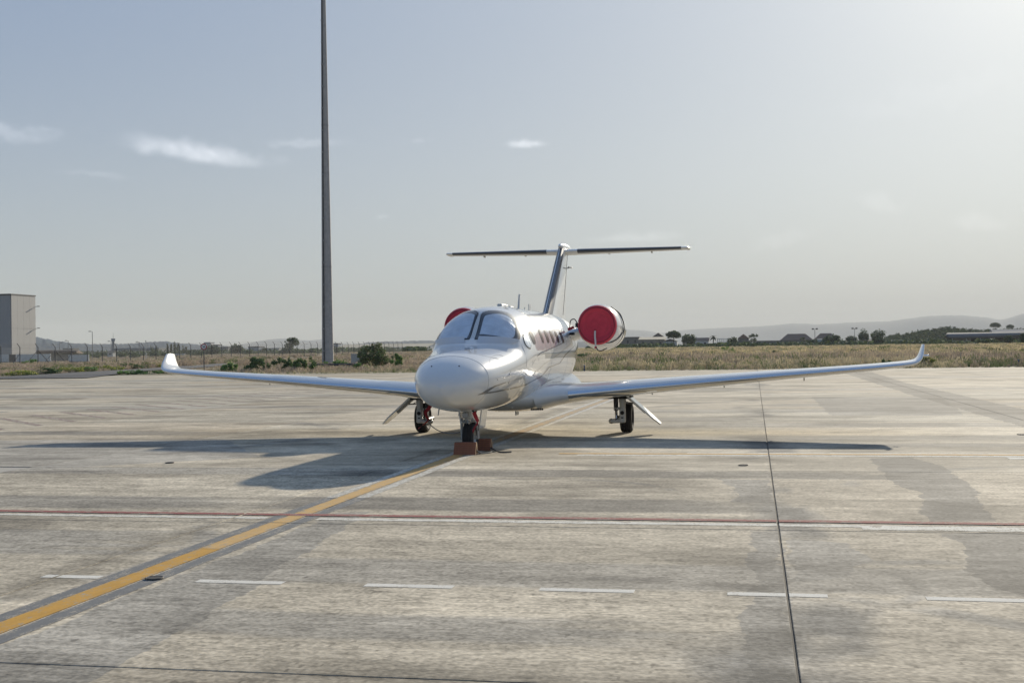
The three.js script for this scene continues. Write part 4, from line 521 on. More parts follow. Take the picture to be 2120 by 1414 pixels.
// fuselage surface
const FS = [0, .02, .08, .2, .4, .7, 1.0, 1.5, 2.0, 2.6, 3.2, 4.0, 7.5, 8.5, 9.5, 10.5, 11.5, 12.3, 12.75];
const fW = pchip(FS, [.01, .12, .245, .36, .465, .56, .62, .69, .745, .795, .815, .82, .82, .75, .62, .47, .31, .17, .05]), fT = pchip(FS, [1.06, 1.15, 1.24, 1.33, 1.42, 1.50, 1.545, 1.60, 1.68, 1.86, 2.2, 2.315, 2.315, 2.31, 2.28, 2.22, 2.14, 2.06, 2.0]), fB = pchip(FS, [1.04, .95, .88, .81, .75, .70, .67, .645, .63, .62, .62, .62, .62, .78, 1.02, 1.3, 1.55, 1.72, 1.8]), fM = pchip(FS, [1.05, 1.05, 1.06, 1.08, 1.11, 1.16, 1.2, 1.27, 1.33, 1.4, 1.45, 1.47, 1.47, 1.55, 1.66, 1.78, 1.85, 1.89, 1.9]);
const CS = [1.6, 1.85, 2.14, 2.4, 2.66, 2.9, 3.3, 4.0], cT = pchip(CS, [1.5, 1.655, 1.80, 1.99, 2.16, 2.235, 2.285, 2.315]), cW = pchip(CS, [.25, .45, .66, .755, .80, .815, .82, .82]);
function fusR(s, th) {
  const sn = Math.abs(Math.sin(th)), cs = Math.cos(th), vm = fM(s), hh = cs >= 0 ? fT(s) - vm : vm - fB(s), e = 2.15;
  let r = Math.pow(Math.pow(sn / fW(s), e) + Math.pow(Math.abs(cs) / hh, e), -1 / e);
  if (s >= 1.6 && s < 4 && cs > 0) { const hb = cT(s) - vm, b = Math.pow(Math.pow(sn / cW(s), 2.1) + Math.pow(cs / hb, 2.1), -1 / 2.1), k = 0.03, h = Math.max(k - Math.abs(r - b), 0) / k; r = Math.max(r, b) + h * h * k * 0.25; }
  return r;
}
function fus(s, deg, off = 0) { // a point on the skin at angle deg from the top, towards +u; off: outwards
  const th = deg * D2R, p = (ss, t) => { const r = fusR(ss, t); return J(Math.sin(t) * r, fM(ss) + Math.cos(t) * r, ss); }, a = p(s, th);
  if (!off) return a;
  const du = p(s + 0.01, th).sub(p(Math.max(s - 0.01, 0.001), th)), dt = p(s, th + 0.01).sub(p(s, th - 0.01)), n = dt.cross(du).normalize(), c = J(0, fM(s), s + 0.3);
  if (n.dot(a.clone().sub(c)) < 0) n.negate(); return a.addScaledVector(n, off);
}
{
  const S = []; for (let i = 0; i <= 26; i++) S.push(0.75 * Math.pow(i / 26, 2.2)); for (let s = 0.8; s < 4.05; s += 0.05) S.push(s); for (let s = 4.2; s < 12.7; s += 0.2) S.push(s); S.push(12.75);
  const A = 128, pos = [], idx = [], uv = []; S.forEach((s, j) => { for (let i = 0; i <= A; i++) { const p = fus(s, i / A * 360); pos.push(p.x, p.y, p.z); uv.push(i / A * 5, s); } if (j) for (let i = 0; i < A; i++) { const a = (j - 1) * (A + 1) + i, b = a + A + 1; idx.push(a, b, a + 1, a + 1, b, b + 1); } });
  const t = pos.length / 3; pos.push(0, 1.05, REF + 0.004); uv.push(0, 0); for (let i = 0; i < A; i++) idx.push(t, i, i + 1); const e = pos.length / 3, L = (S.length - 1) * (A + 1); pos.push(0, 1.9, REF - 12.8); uv.push(0, 0); for (let i = 0; i < A; i++) idx.push(e, L + i + 1, L + i);
  const g = geo(pos, idx, uv), nm = g.attributes.normal; S.forEach((s, j) => { const a = j * (A + 1), b = a + A, n = V(nm.getX(a) + nm.getX(b), nm.getY(a) + nm.getY(b), nm.getZ(a) + nm.getZ(b)).normalize(); nm.setXYZ(a, n.x, n.y, n.z); nm.setXYZ(b, n.x, n.y, n.z); });
  var fuselage = mesh('fuselage', g, whitePaint, jet); fuselage.material.side = THREE.DoubleSide;
}
// a patch that follows the skin: outline in (s, deg), lifted by off, with a rim down to the skin
function patchGeo(outline, off, mirror = 1, level = 4, smoothIt = true) {
  let pts = outline.map(([s, d]) => new THREE.Vector2(s, d / 60));
  if (smoothIt) { const c = new THREE.SplineCurve([...pts, pts[0]]); pts = []; for (let i = 0; i < 72; i++) pts.push(c.getPoint(i / 72)); }
  if (THREE.ShapeUtils.isClockWise(pts)) pts.reverse();
  let tris = THREE.ShapeUtils.triangulateShape(pts, []).map((f) => f.map((i) => pts[i].clone()));
  for (let l = 0; l < level; l++) { const out = []; for (const [a, b, c] of tris) { const e = [a.distanceTo(b), b.distanceTo(c), c.distanceTo(a)], m = Math.max(...e); if (m < 0.07) { out.push([a, b, c]); continue; } const k = e.indexOf(m), T = [[a, b, c], [b, c, a], [c, a, b]][k], mid = T[0].clone().add(T[1]).multiplyScalar(0.5); out.push([T[0], mid, T[2]], [mid, T[1], T[2]]); } tris = out; }
  const pos = [], uv = []; const put = (v, o) => { const p = fus(v.x, v.y * 60 * mirror, o); pos.push(p.x, p.y, p.z); uv.push(v.x, v.y); };
  for (const [a, b, c] of tris) for (const v of mirror > 0 ? [a, b, c] : [a, c, b]) put(v, off);
  const flat = geo(pos, null, uv); const merged = mergeVertices((() => { flat.deleteAttribute('normal'); return flat; })(), 1e-4); merged.computeVertexNormals();
  return merged;
}
function skin(name, outline, mat, off, mirror = 1, parent = fuselage, smoothIt = true, level = 9) { const m = mat.clone(); m.side = THREE.DoubleSide; return mesh(name, patchGeo(outline, off, mirror, level, smoothIt), m, parent); }
function line(name, list, r, mat, mirror = 1, parent = fuselage, off = 0) { const p = []; for (let i = 0; i < list.length; i++) p.push(fus(list[i][0], list[i][1] * mirror, off)); return mesh(name, tube(p, r, list.length * 6, 5), mat, parent); }

// windscreen: foil sunshade behind glass, dark seal, riveted frame
const shadeTex = texture(256, 256, (i, j) => { const f = 0.74 + 0.22 * fbm(i / 7, j / 60, 4) + 0.20 * (fbm(i / 40 + 3, j / 30, 3) - 0.5); return [0.72 * f, 0.76 * f, 0.82 * f]; }), shadeBump = texture(256, 256, (i, j) => { const f = fbm(i / 6, j / 60, 4) * 0.7 + fbm(i / 30, j / 30, 3) * 0.3; return [f, f, f]; }, false);
const shade = new THREE.MeshStandardMaterial({ map: shadeTex, bumpMap: shadeBump, bumpScale: 0.02, roughness: 0.42, metalness: 0.35 });
const glass = new THREE.MeshPhysicalMaterial({ color: col(0.95, 0.97, 0.98), transmission: 1, thickness: 0, roughness: 0.02, ior: 1.5, side: THREE.DoubleSide });
const FRONT = [[2.055, 6.5], [2.20, 5.4], [2.42, 4.2], [2.62, 3.2], [2.70, 5], [2.86, 14], [2.99, 27], [2.97, 35], [2.84, 44], [2.69, 51], [2.47, 61], [2.30, 60], [2.20, 50], [2.10, 34], [2.06, 20], [2.045, 9]];
const shrink = (p, k, kd) => { const cs = p.reduce((a, b) => [a[0] + b[0] / p.length, a[1] + b[1] / p.length], [0, 0]); return p.map(([s, d]) => [s + (cs[0] - s) * k, d + (cs[1] - d) * (kd ?? k)]); };
const SIDE = [[2.76, 56], [2.84, 60], [2.88, 68], [2.86, 75], [2.74, 78], [2.60, 74], [2.57, 68], [2.64, 61]];
for (const m of [1, -1]) {
  const w = skin('windscreen_pane', shrink(FRONT, 0.015), glass, 0.012, m); 
  skin('window_seal', shrink(FRONT, -0.06), seal, 0.002, m, w); skin('sunshade', m > 0 ? [[2.17, 11], [2.40, 8.2], [2.56, 7.6], [2.62, 11], [2.74, 22], [2.80, 32], [2.70, 42], [2.58, 49], [2.42, 56], [2.32, 55], [2.24, 46], [2.19, 30], [2.18, 18]] : [[2.07, 12], [2.3, 7.5], [2.55, 6.0], [2.64, 8], [2.78, 22], [2.86, 32], [2.76, 43], [2.62, 50], [2.42, 59], [2.30, 57], [2.18, 46], [2.1, 30]], shade, 0.006, m, w);
  const sw = skin('side_window', shrink(SIDE, 0.03), glass, 0.010, m); skin('window_seal', shrink(SIDE, -0.06), seal, 0.002, m, sw); skin('sunshade', shrink(SIDE, 0.12), shade, 0.006, m, sw);
  // rain deflector standing at the foot of the windscreen
  const low = [[2.01, 15], [2.03, 26], [2.08, 38], [2.17, 50], [2.29, 60], [2.36, 64]], pos = [], idx = []; low.forEach(([s, d], i) => { const a = fus(s - 0.09, d * m, 0.003), b = fus(s + 0.03, d * m, 0.055), c = fus(s + 0.05, d * m, 0.047); for (const p of [a, b, c]) pos.push(p.x, p.y, p.z); if (i) { const k = i * 3; idx.push(k - 3, k, k - 2, k, k + 1, k - 2, k - 2, k + 1, k - 1, k + 1, k + 2, k - 1); } });
  const dg = whitePaint.clone(); dg.side = THREE.DoubleSide; dg.color = col(0.6, 0.61, 0.63); mesh('rain_deflector', geo(pos, idx), dg, fuselage);
}
{ // rivets along the centre post and over the windscreen
  const dot = [], r = new THREE.SphereGeometry(0.0045, 6, 4); const put = (s, d) => { const p = fus(s, d, 0.001); dot.push(r.clone().translate(p.x, p.y, p.z)); };
  for (let i = 0; i < 22; i++) { const s = 2.07 + i * 0.027; for (const d of [-3.6, -1.2, 1.2, 3.6]) put(s, d * (1.25 - 0.5 * i / 22)); }
  for (let i = 0; i < 30; i++) for (const m of [-1, 1]) put(2.72 + 0.28 * Math.pow(i / 30, 0.8), m * (2 + i * 0.85));
  const o = mesh('rivets', plain(dot), std(0.16, 0.17, 0.19, 0.5), fuselage); o.userData.kind = 'stuff';
}
// cabin windows: small rounded panes with a bright frame
for (const m of [1, -1]) for (const s of [3.13, 3.95, 4.53, 5.11, 5.69, 6.27]) {
  const o = []; for (let i = 0; i < 12; i++) { const a = i / 12 * 6.283; o.push([s + 0.125 * Math.sign(Math.cos(a)) * Math.pow(Math.abs(Math.cos(a)), 0.7), 67.5 - 8.0 * Math.sign(Math.sin(a)) * Math.pow(Math.abs(Math.sin(a)), 0.7)]); }
  const w = skin('cabin_window', o, new THREE.MeshPhysicalMaterial({ color: col(0.03, 0.028, 0.028), roughness: 0.3, specularIntensity: 0.35 }), 0.005, m); skin('window_frame', shrink(o, -0.10), stripePale, 0.0018, m, w);
}
// painted stripes and panel lines
for (const m of [1, -1]) {
  skin('stripe', [[0.43, 112.4], [0.65, 105.4], [0.91, 102.6], [1.40, 103.9], [1.41, 105.0], [1.0, 104.6], [0.85, 106.3], [0.70, 110.4], [1.05, 112.0], [1.69, 115.5], [1.74, 118.1], [1.0, 114.1]], stripeGrey, 0.0015, m, fuselage, false);
  skin('stripe', [[2.80, 98.9], [2.95, 95.4], [3.13, 91.1], [3.28, 88.1], [3.54, 85.9], [4.23, 83.6], [5.15, 79.6], [6.4, 74], [6.4, 75], [5.15, 81.0], [4.23, 85.3], [3.54, 87.5], [3.28, 89.5], [3.13, 92.0], [2.95, 96.0]], stripeBlue, 0.0015, m, fuselage, false);
  skin('stripe', [[1.45, 104.2], [2.1, 105.5], [2.75, 106.5], [3.46, 106], [4.0, 99.2], [4.84, 94], [5.45, 89.4], [6.3, 82], [7.2, 76], [7.2, 78], [6.3, 84], [5.45, 91.4], [4.84, 95.8], [4.02, 101], [3.48, 108], [2.75, 108.2], [2.1, 107], [1.45, 105]], stripePale, 0.0015, m, fuselage, false);
  skin('stripe', [[1.75, 115.8], [2.8, 119], [3.9, 115], [4.55, 104.4], [5.7, 100.6], [6.3, 90.8], [7.0, 84], [7.8, 78], [7.8, 80], [7.0, 86], [6.32, 92.4], [5.75, 102], [4.6, 106], [3.95, 117], [2.8, 121.5], [1.78, 118]], stripeGrey, 0.0015, m, fuselage, false);
}
{ const ring = (s, a, b) => { const l = []; for (let d = a; d <= b; d += 8) l.push([s, d]); return l; };
  line('panel_line', ring(0.66, -150, 150), 0.0025, panelLine); line('panel_line', ring(2.45, 64, 150), 0.002, panelLine);
  for (const q of [4.75, 6.65, 7.9, 9.2]) line('panel_line', ring(q, -128, 128), 0.0016, panelLine); for (const d of [-128, -96, 40, 96, 128]) { const l = []; for (let q = d === 40 ? 3.6 : 2.3; q < 9; q += 0.4) l.push([q, d]); line('panel_line', l, 0.0014, panelLine); }
  for (const m of [1, -1]) { line('hatch_seam', [[0.92, 92], [0.92, 72], [1.0, 66], [1.5, 66], [1.58, 72], [1.58, 92], [1.5, 97], [1.0, 97], [0.92, 92]], 0.0016, panelLine, m); for (const [q, d] of [[0.98, 95], [1.25, 97], [1.52, 95]]) { const p = fus(q, d * m, 0.001); mesh('latch', new THREE.SphereGeometry(0.009, 8, 6).translate(p.x, p.y, p.z), steel, fuselage); } }
  for (const m of [1, -1]) line('panel_line', [[0.95, 30], [1.05, 50], [1.18, 64], [1.31, 71], [1.34, 79], [1.32, 92]], 0.0025, panelLine, m);
  for (const d of [-38, 38]) { const p = fus(0.3, d, 0.002); mesh('vent_hole', new THREE.SphereGeometry(0.011, 8, 6).translate(p.x, p.y, p.z), black, fuselage); }
  line('door_seam', [[3.4, 20], [3.4, 45], [3.42, 70], [3.42, 95], [3.42, 118]], 0.0025, panelLine, 1); line('door_seam', [[2.86, 30], [2.9, 50], [2.93, 70], [2.9, 95], [2.88, 118]], 0.0025, panelLine, 1);
}
// belly and wing-root fairing
{
  const fs = [3.3, 3.7, 4.1, 4.5, 5.0, 5.8, 6.8, 7.6, 8.3, 8.9], hw = pchip(fs, [.12, .36, .60, .80, .95, 1.04, 1.06, .98, .7, .08]), hb = pchip(fs, [.03, .12, .20, .26, .30, .315, .31, .28, .2, .05]), ht = pchip(fs, [.04, .14, .24, .30, .33, .36, .42, .42, .3, .05]), vc = pchip(fs, [.72, .73, .74, .75, .76, .765, .77, .80, .92, 1.05]);
  const pos = [], idx = [], A = 72, S = []; for (let i = 0; i <= 70; i++) S.push(3.3 + 5.6 * i / 70);
  S.forEach((s, j) => { for (let i = 0; i <= A; i++) { const a = i / A * 6.2832, sn = Math.sin(a), cs = Math.cos(a), e = cs > 0 ? 2.0 : 2.15; const r = Math.pow(Math.pow(Math.abs(sn) / hw(s), e) + Math.pow(Math.abs(cs) / (cs > 0 ? ht(s) : hb(s)), e), -1 / e); const p = J(sn * r, vc(s) + cs * r, s); pos.push(p.x, p.y, p.z); } if (j) for (let i = 0; i < A; i++) { const a = (j - 1) * (A + 1) + i, b = a + A + 1; idx.push(a, b, a + 1, a + 1, b, b + 1); } });
  const wf = whitePaint.clone(); wf.side = THREE.DoubleSide; const f = mesh('belly_fairing', mergeVertices(geo(pos, idx), 1e-4), wf, jet); f.geometry.computeVertexNormals();
  mesh('vent_grille', plain(Array.from({ length: 7 }, (_, i) => box(0.022, 0.03, 0.05, 0.50 + i * 0.03, 0.525, REF - 4.45 - i * 0.012))), black, f); mesh('antenna', plain([box(0.02, 0.09, 0.26, 0.08, 0.43, REF - 5.3)]), gearPaint, f); mesh('inlet_scoop', rbox(0.1, 0.09, 0.12, 0.02, 0.22, 0.62, REF - 3.95), gearPaint, f);
}
// wings
const WU = [.6, .95, 1.3, 2.2, 4.5, 6.75, 6.98, 7.12, 7.2, 7.25, 7.28, 7.31], wLE = pchip(WU, [4.1, 4.62, 4.82, 5.04, 5.40, 5.74, 5.80, 5.89, 6.00, 6.14, 6.28, 6.44]), wCh = pchip(WU, [3.4, 2.62, 2.32, 2.08, 1.52, .98, .93, .86, .76, .64, .52, .36]), wV = pchip(WU, [.70, .73, .758, .83, 1.015, 1.195, 1.222, 1.255, 1.31, 1.39, 1.475, 1.565]), wTk = pchip(WU, [.15, .145, .14, .135, .125, .115, .11, .105, .10, .095, .09, .085]);
const foil = (x) => 5 * (0.2969 * Math.sqrt(x) - 0.126 * x - 0.3516 * x * x + 0.2843 * x * x * x - 0.1036 * x * x * x * x);
function wingPoint(u, x, side, grow = 0, m = 1) { // x along the chord, side +1 upper, -1 lower
  const c = wCh(u), e = 0.01, tu = wV(Math.min(u + e, 7.31)) - wV(Math.max(u - e, .6)), tn = Math.min(u + e, 7.31) - Math.max(u - e, .6), L = Math.hypot(tu, tn), nu = -tu / L, nv = tn / L;
  const camber = 0.018 * 4 * x * (1 - x) * c, t = foil(x) * wTk(u) * c * side + camber + grow * side, inc = 1.6 * D2R * clamp((7 - u) / 1);
  const off = t + (0.3 - x) * c * Math.sin(inc); return J(m * (u + nu * off), wV(u) + nv * off, wLE(u) + x * c - grow * (x < 0.004 ? 1 : 0));
}
function wingMesh(us, xs, grow, m, xu = xs) { const pos = [], idx = [], K = xs.length + xu.length - 1; us.forEach((u, j) => { for (let i = xu.length - 1; i >= 0; i--) { const p = wingPoint(u, xu[i], 1, grow, m); pos.push(p.x, p.y, p.z); } for (let i = 1; i < xs.length; i++) { const p = wingPoint(u, xs[i], -1, grow, m); pos.push(p.x, p.y, p.z); } if (j) for (let i = 0; i < K - 1; i++) { const a = (j - 1) * K + i, b = a + K; m > 0 ? idx.push(a, b, a + 1, a + 1, b, b + 1) : idx.push(a, a + 1, b, a + 1, b + 1, b); } }); const g = geo(pos, idx); return g; }
const chordX = []; for (let i = 0; i <= 30; i++) chordX.push(Math.pow(i / 30, 2));
const usW = []; for (let u = 0.6; u < 6.7; u += 0.25) usW.push(u); for (let i = 0; i <= 22; i++) usW.push(6.75 + 0.56 * i / 22);
const dbl = (m) => { const k = m.clone(); k.side = THREE.DoubleSide; return k; };
const wingPaint = dbl(whitePaint), lePolish = dbl(polished);
for (const m of [1, -1]) {
  const w = mesh('wing', wingMesh(usW, chordX, 0, m), wingPaint, jet); w.userData.label = m > 0 ? 'wing on the right of the picture' : 'wing on the left of the picture';
  mesh('leading_edge', wingMesh(usW.filter((u) => u > 1.05 && u <= 6.9), chordX.filter((x) => x < 0.07), 0.0025, m, chordX.filter((x) => x < 0.02)), lePolish, w);
  { const pos = [], idx = []; const tip = []; for (const x of chordX) { const a = wingPoint(7.31, x, 1, 0, m), b = wingPoint(7.31, x, -1, 0, m); pos.push(a.x, a.y, a.z, b.x, b.y, b.z); } for (let i = 0; i < chordX.length - 1; i++) idx.push(2 * i, 2 * i + 1, 2 * i + 2, 2 * i + 1, 2 * i + 3, 2 * i + 2); mesh('winglet_cap', geo(pos, idx), wingPaint, w); }
  for (const [u, s] of [[1.35, 6.6], [2.45, 6.2], [3.75, 6.6], [5.2, 6.7]]) { const v = wV(u) - 0.10; const f = new THREE.ExtrudeGeometry(new THREE.Shape([new THREE.Vector2(0, 0.06), new THREE.Vector2(0.04, -0.045), new THREE.Vector2(0.08, -0.045), new THREE.Vector2(0.2, 0.06)]), { depth: 0.02, bevelEnabled: false }); f.rotateY(Math.PI / 2); const p = J(m * u, v, s - 0.1); f.translate(p.x, p.y, p.z); mesh('hinge_fairing', f, gearPaint, w); }
  { const p = J(m * 7.33, 1.36, 6.62); mesh('tip_light', new THREE.CapsuleGeometry(0.022, 0.07, 4, 10).rotateZ(Math.PI / 2).translate(p.x + m * 0.03, p.y, p.z), chrome, w); }
  mesh('wheel_bay', rbox(0.62, 0.05, 0.56, 0.02, m * 1.78, wV(1.78) - 0.13, REF - 6.12), black, w);
}
// tail: fin, tailplane, cap
function slabFoil(root, tip, xs, thick, grow, vertical, m) { // root/tip: [span, LE s, chord, height]
  const pos = [], idx = [], K = xs.length * 2 - 1, N = 14; for (let j = 0; j <= N; j++) { const t = j / N, sp = lerp(root[0], tip[0], t), le = lerp(root[1], tip[1], t), c = lerp(root[2], tip[2], t), hv = lerp(root[3], tip[3], t), th = lerp(thick[0], thick[1], t); const put = (x, sd) => { const y = foil(x) * th * c * sd + grow * sd, s = le + x * c - (x < 0.004 ? grow : 0), p = vertical ? J(y, sp, s) : J(m * sp, hv + y, s); pos.push(p.x, p.y, p.z); }; for (let i = xs.length - 1; i >= 0; i--) put(xs[i], 1); for (let i = 1; i < xs.length; i++) put(xs[i], -1); if (j) for (let i = 0; i < K - 1; i++) { const a = (j - 1) * K + i, b = a + K; idx.push(a, b, a + 1, a + 1, b, b + 1); } }
  return geo(pos, idx);
}
{
  const xs = chordX.filter((_, i) => i % 2 === 0), fin = mesh('tail_fin', slabFoil([2.05, 8.68, 3.1], [3.93, 11.38, 1.12], xs, [0.085, 0.135], 0, true, 1), wingPaint, jet);
  mesh('deicing_boot', slabFoil([2.25, 8.97, 2.89], [3.88, 11.31, 1.175], xs.filter((x) => x < 0.15), [0.093, 0.138], 0.003, true, 1), dbl(boot), fin);
  { const at = (x, t) => { const th = lerp(0.085, 0.135, t), c = lerp(3.1, 1.12, t); return J(foil(x) * th * c + 0.001, lerp(2.05, 3.93, t), lerp(8.68, 11.38, t) + x * c); }; mesh('rudder_seam', tube([at(0.70, 0.15), at(0.70, 0.5), at(0.70, 0.92)], 0.005, 20, 5), seal, fin); }
  mesh('fin_cap', new THREE.SphereGeometry(1, 24, 14).scale(0.10, 0.105, 0.84).translate(0, 3.905, REF - 12.0), wingPaint, jet);
  for (const m of [1, -1]) {
    const t = mesh('tailplane', slabFoil([0.02, 11.42, 1.28, 3.80], [2.84, 11.98, 0.74, 3.85], xs, [0.10, 0.095], 0, false, m), wingPaint, jet); mesh('deicing_boot', slabFoil([0.36, 11.487, 1.211, 3.806], [2.70, 11.952, 0.767, 3.8475], xs.filter((x) => x < 0.16), [0.108, 0.103], 0.003, false, m), dbl(boot), t);
    mesh('tip_cap', new THREE.SphereGeometry(1, 14, 10).scale(0.05, 0.034, 0.36).translate(m * 2.845, 3.85, REF - 12.35), wingPaint, t); for (const u of [1.0, 2.0]) mesh('hinge_fairing', rbox(0.03, 0.05, 0.14, 0.01, m * u, 3.792, REF - 12.36), gearPaint, t);
    const p = mesh('fin_antenna', plain([rod(J(m * 0.05, 3.40, 11.55), J(m * 0.17, 3.43, 11.62), 0.012), rod(J(m * 0.17, 3.43, 11.35), J(m * 0.19, 3.43, 11.8), 0.012)]), steel, fin);
  }
}
// roof antennas
{ mesh('roof_antenna', plain([rod(J(0, 2.31, 6.0), J(0, 2.60, 6.1), 0.022, 0.013, 8), box(0.02, 0.02, 0.18, 0, 2.595, REF - 6.18)]), gearPaint, fuselage); mesh('roof_beacon', rbox(0.09, 0.05, 0.55, 0.02, 0.03, 2.335, REF - 4.35), gearPaint, fuselage); mesh('roof_antenna', box(0.014, 0.16, 0.20, 0.0, 2.37, REF - 7.2), gearPaint, fuselage); mesh('roof_antenna', rod(J(0, 2.3, 6.6), J(0, 2.38, 6.68), 0.008, 0.005, 6), steel, fuselage); mesh('roof_antenna', rbox(0.05, 0.03, 0.3, 0.01, 0.02, 2.33, REF - 5.15), gearPaint, fuselage);
  const p = fus(1.0, -150); mesh('pitot_probe', rod(p, p.clone().add(V(-0.01, -0.1, 0.02)), 0.012, 0.008, 8), steel, fuselage); const p2 = fus(1.55, 108); mesh('angle_vane', rod(p2, p2.clone().add(V(0.02, 0.09, -0.02)), 0.007, 0.004, 6), black, fuselage); const p3 = fus(1.9, -165); mesh('belly_antenna', rod(p3, p3.clone().add(V(-0.02, -0.09, 0)), 0.012, 0.006, 6), steel, fuselage); }
// engines on stub pylons
const ENG = { u: 1.335, v: 2.02, s: 7.15 };
for (const m of [1, -1]) {
  const prof = [[.30, .30], [.335, .06], [.352, .012], [.365, 0], [.378, .012], [.395, .06], [.425, .3], [.44, .7], [.44, 1.1], [.42, 1.6], [.37, 2.15], [.30, 2.55], [.285, 2.56], [.28, 2.4]].map(([r, s]) => new THREE.Vector2(r, s)), pr = new THREE.SplineCurve(prof).getPoints(60);
  const g = new THREE.LatheGeometry(pr, 64); g.rotateX(-Math.PI / 2); g.translate(m * ENG.u, ENG.v - 0.0, REF - ENG.s);
  const P = g.attributes.position; for (let i = 0; i < P.count; i++) { const s = REF - ENG.s - P.getZ(i); P.setY(i, P.getY(i) - 0.055 * smooth(0, 1.2, s)); P.setX(i, P.getX(i) - m * 0.02 * smooth(0, 1.2, s)); } g.computeVertexNormals();
  const e = mesh('engine_nacelle', g, dbl(whitePaint), jet);
  mesh('intake_lip', new THREE.TorusGeometry(0.366, 0.017, 12, 64).translate(m * ENG.u, ENG.v, REF - ENG.s - 0.008), polished, e); mesh('fan_disc', new THREE.CircleGeometry(0.33, 40).translate(m * ENG.u, ENG.v, REF - ENG.s - 0.3), black, e); mesh('exhaust', new THREE.CylinderGeometry(0.26, 0.28, 0.4, 32, 1, true).rotateX(Math.PI / 2).translate(m * (ENG.u - 0.02), ENG.v - 0.055, REF - ENG.s - 2.45), dbl(steel), e);
  mesh('cowl_seam', new THREE.TorusGeometry(0.437, 0.003, 6, 64).translate(m * (ENG.u - 0.01), ENG.v - 0.028, REF - ENG.s - 0.62), panelLine, e); mesh('cowl_stripe', new THREE.TorusGeometry(0.44, 0.012, 6, 64, 2.2).rotateZ(m > 0 ? -1.2 : Math.PI - 1.0).translate(m * (ENG.u - 0.015), ENG.v - 0.04, REF - ENG.s - 0.95), stripeGrey, e);
  const pos = [], idx = [], xs = chordX.filter((_, i) => i % 3 === 0), K = xs.length * 2 - 1; for (let j = 0; j <= 6; j++) { const t = j / 6, u = lerp(0.5, 1.08, t), v = lerp(1.76, 1.97, t), le = lerp(7.35, 7.5, t), c = lerp(2.3, 1.9, t), put = (x, sd) => { const p = J(m * u, v + foil(x) * 0.12 * c * sd, le + x * c); pos.push(p.x, p.y, p.z); }; for (let i = xs.length - 1; i >= 0; i--) put(xs[i], 1); for (let i = 1; i < xs.length; i++) put(xs[i], -1); if (j) for (let i = 0; i < K - 1; i++) { const a = (j - 1) * K + i, b = a + K; idx.push(a, b, a + 1, a + 1, b, b + 1); } }
  const py = mesh('engine_pylon', geo(pos, idx), wingPaint, jet); mesh('pylon_scoop', rbox(0.10, 0.05, 0.12, 0.02, m * 0.80, 1.86, REF - 7.42), black, py);
}
// wheels and legs
function tyreGeo(R, W, grooves) { const p = [], hw = W / 2; p.push(new THREE.Vector2(R * 0.56, -hw * 0.82), new THREE.Vector2(R * 0.75, -hw), new THREE.Vector2(R * 0.9, -hw * 0.93), new THREE.Vector2(R * 0.975, -hw * 0.74)); for (let i = 0; i < grooves; i++) { const x = lerp(-0.55, 0.55, grooves > 1 ? i / (grooves - 1) : 0.5) * hw; p.push(new THREE.Vector2(R, x - 0.008), new THREE.Vector2(R - 0.011, x - 0.006), new THREE.Vector2(R - 0.011, x + 0.006), new THREE.Vector2(R, x + 0.008)); } p.push(new THREE.Vector2(R * 0.975, hw * 0.74), new THREE.Vector2(R * 0.9, hw * 0.93), new THREE.Vector2(R * 0.75, hw), new THREE.Vector2(R * 0.56, hw * 0.82)); return toCreasedNormals(new THREE.LatheGeometry(p, 56).rotateZ(Math.PI / 2), 0.5); }
function wheelParts(parent, u, v, s, R, W, grooves) { const c = J(u, v, s); mesh('tyre', tyreGeo(R, W, grooves).translate(c.x, c.y, c.z), dbl(rubber), parent); const rim = []; for (const m of [-1, 1]) { rim.push(new THREE.LatheGeometry([[0.02, 0.55], [0.10, 0.55], [0.16, 0.5], [0.30, 0.32], [0.48, 0.34], [0.55, 0.62], [0.585, 0.72]].map(([r, x]) => new THREE.Vector2(r * R, x * W / 2)), 40).rotateZ(m > 0 ? -Math.PI / 2 : Math.PI / 2).translate(c.x, c.y, c.z)); for (let i = 0; i < 9; i++) { const a = i / 9 * 6.283; rim.push(new THREE.SphereGeometry(R * 0.045, 6, 5).translate(c.x + m * 0.36 * W / 2, c.y + Math.cos(a) * R * 0.40, c.z + Math.sin(a) * R * 0.40)); } } mesh('wheel_rim', plain(rim), dbl(rimMat), parent); }
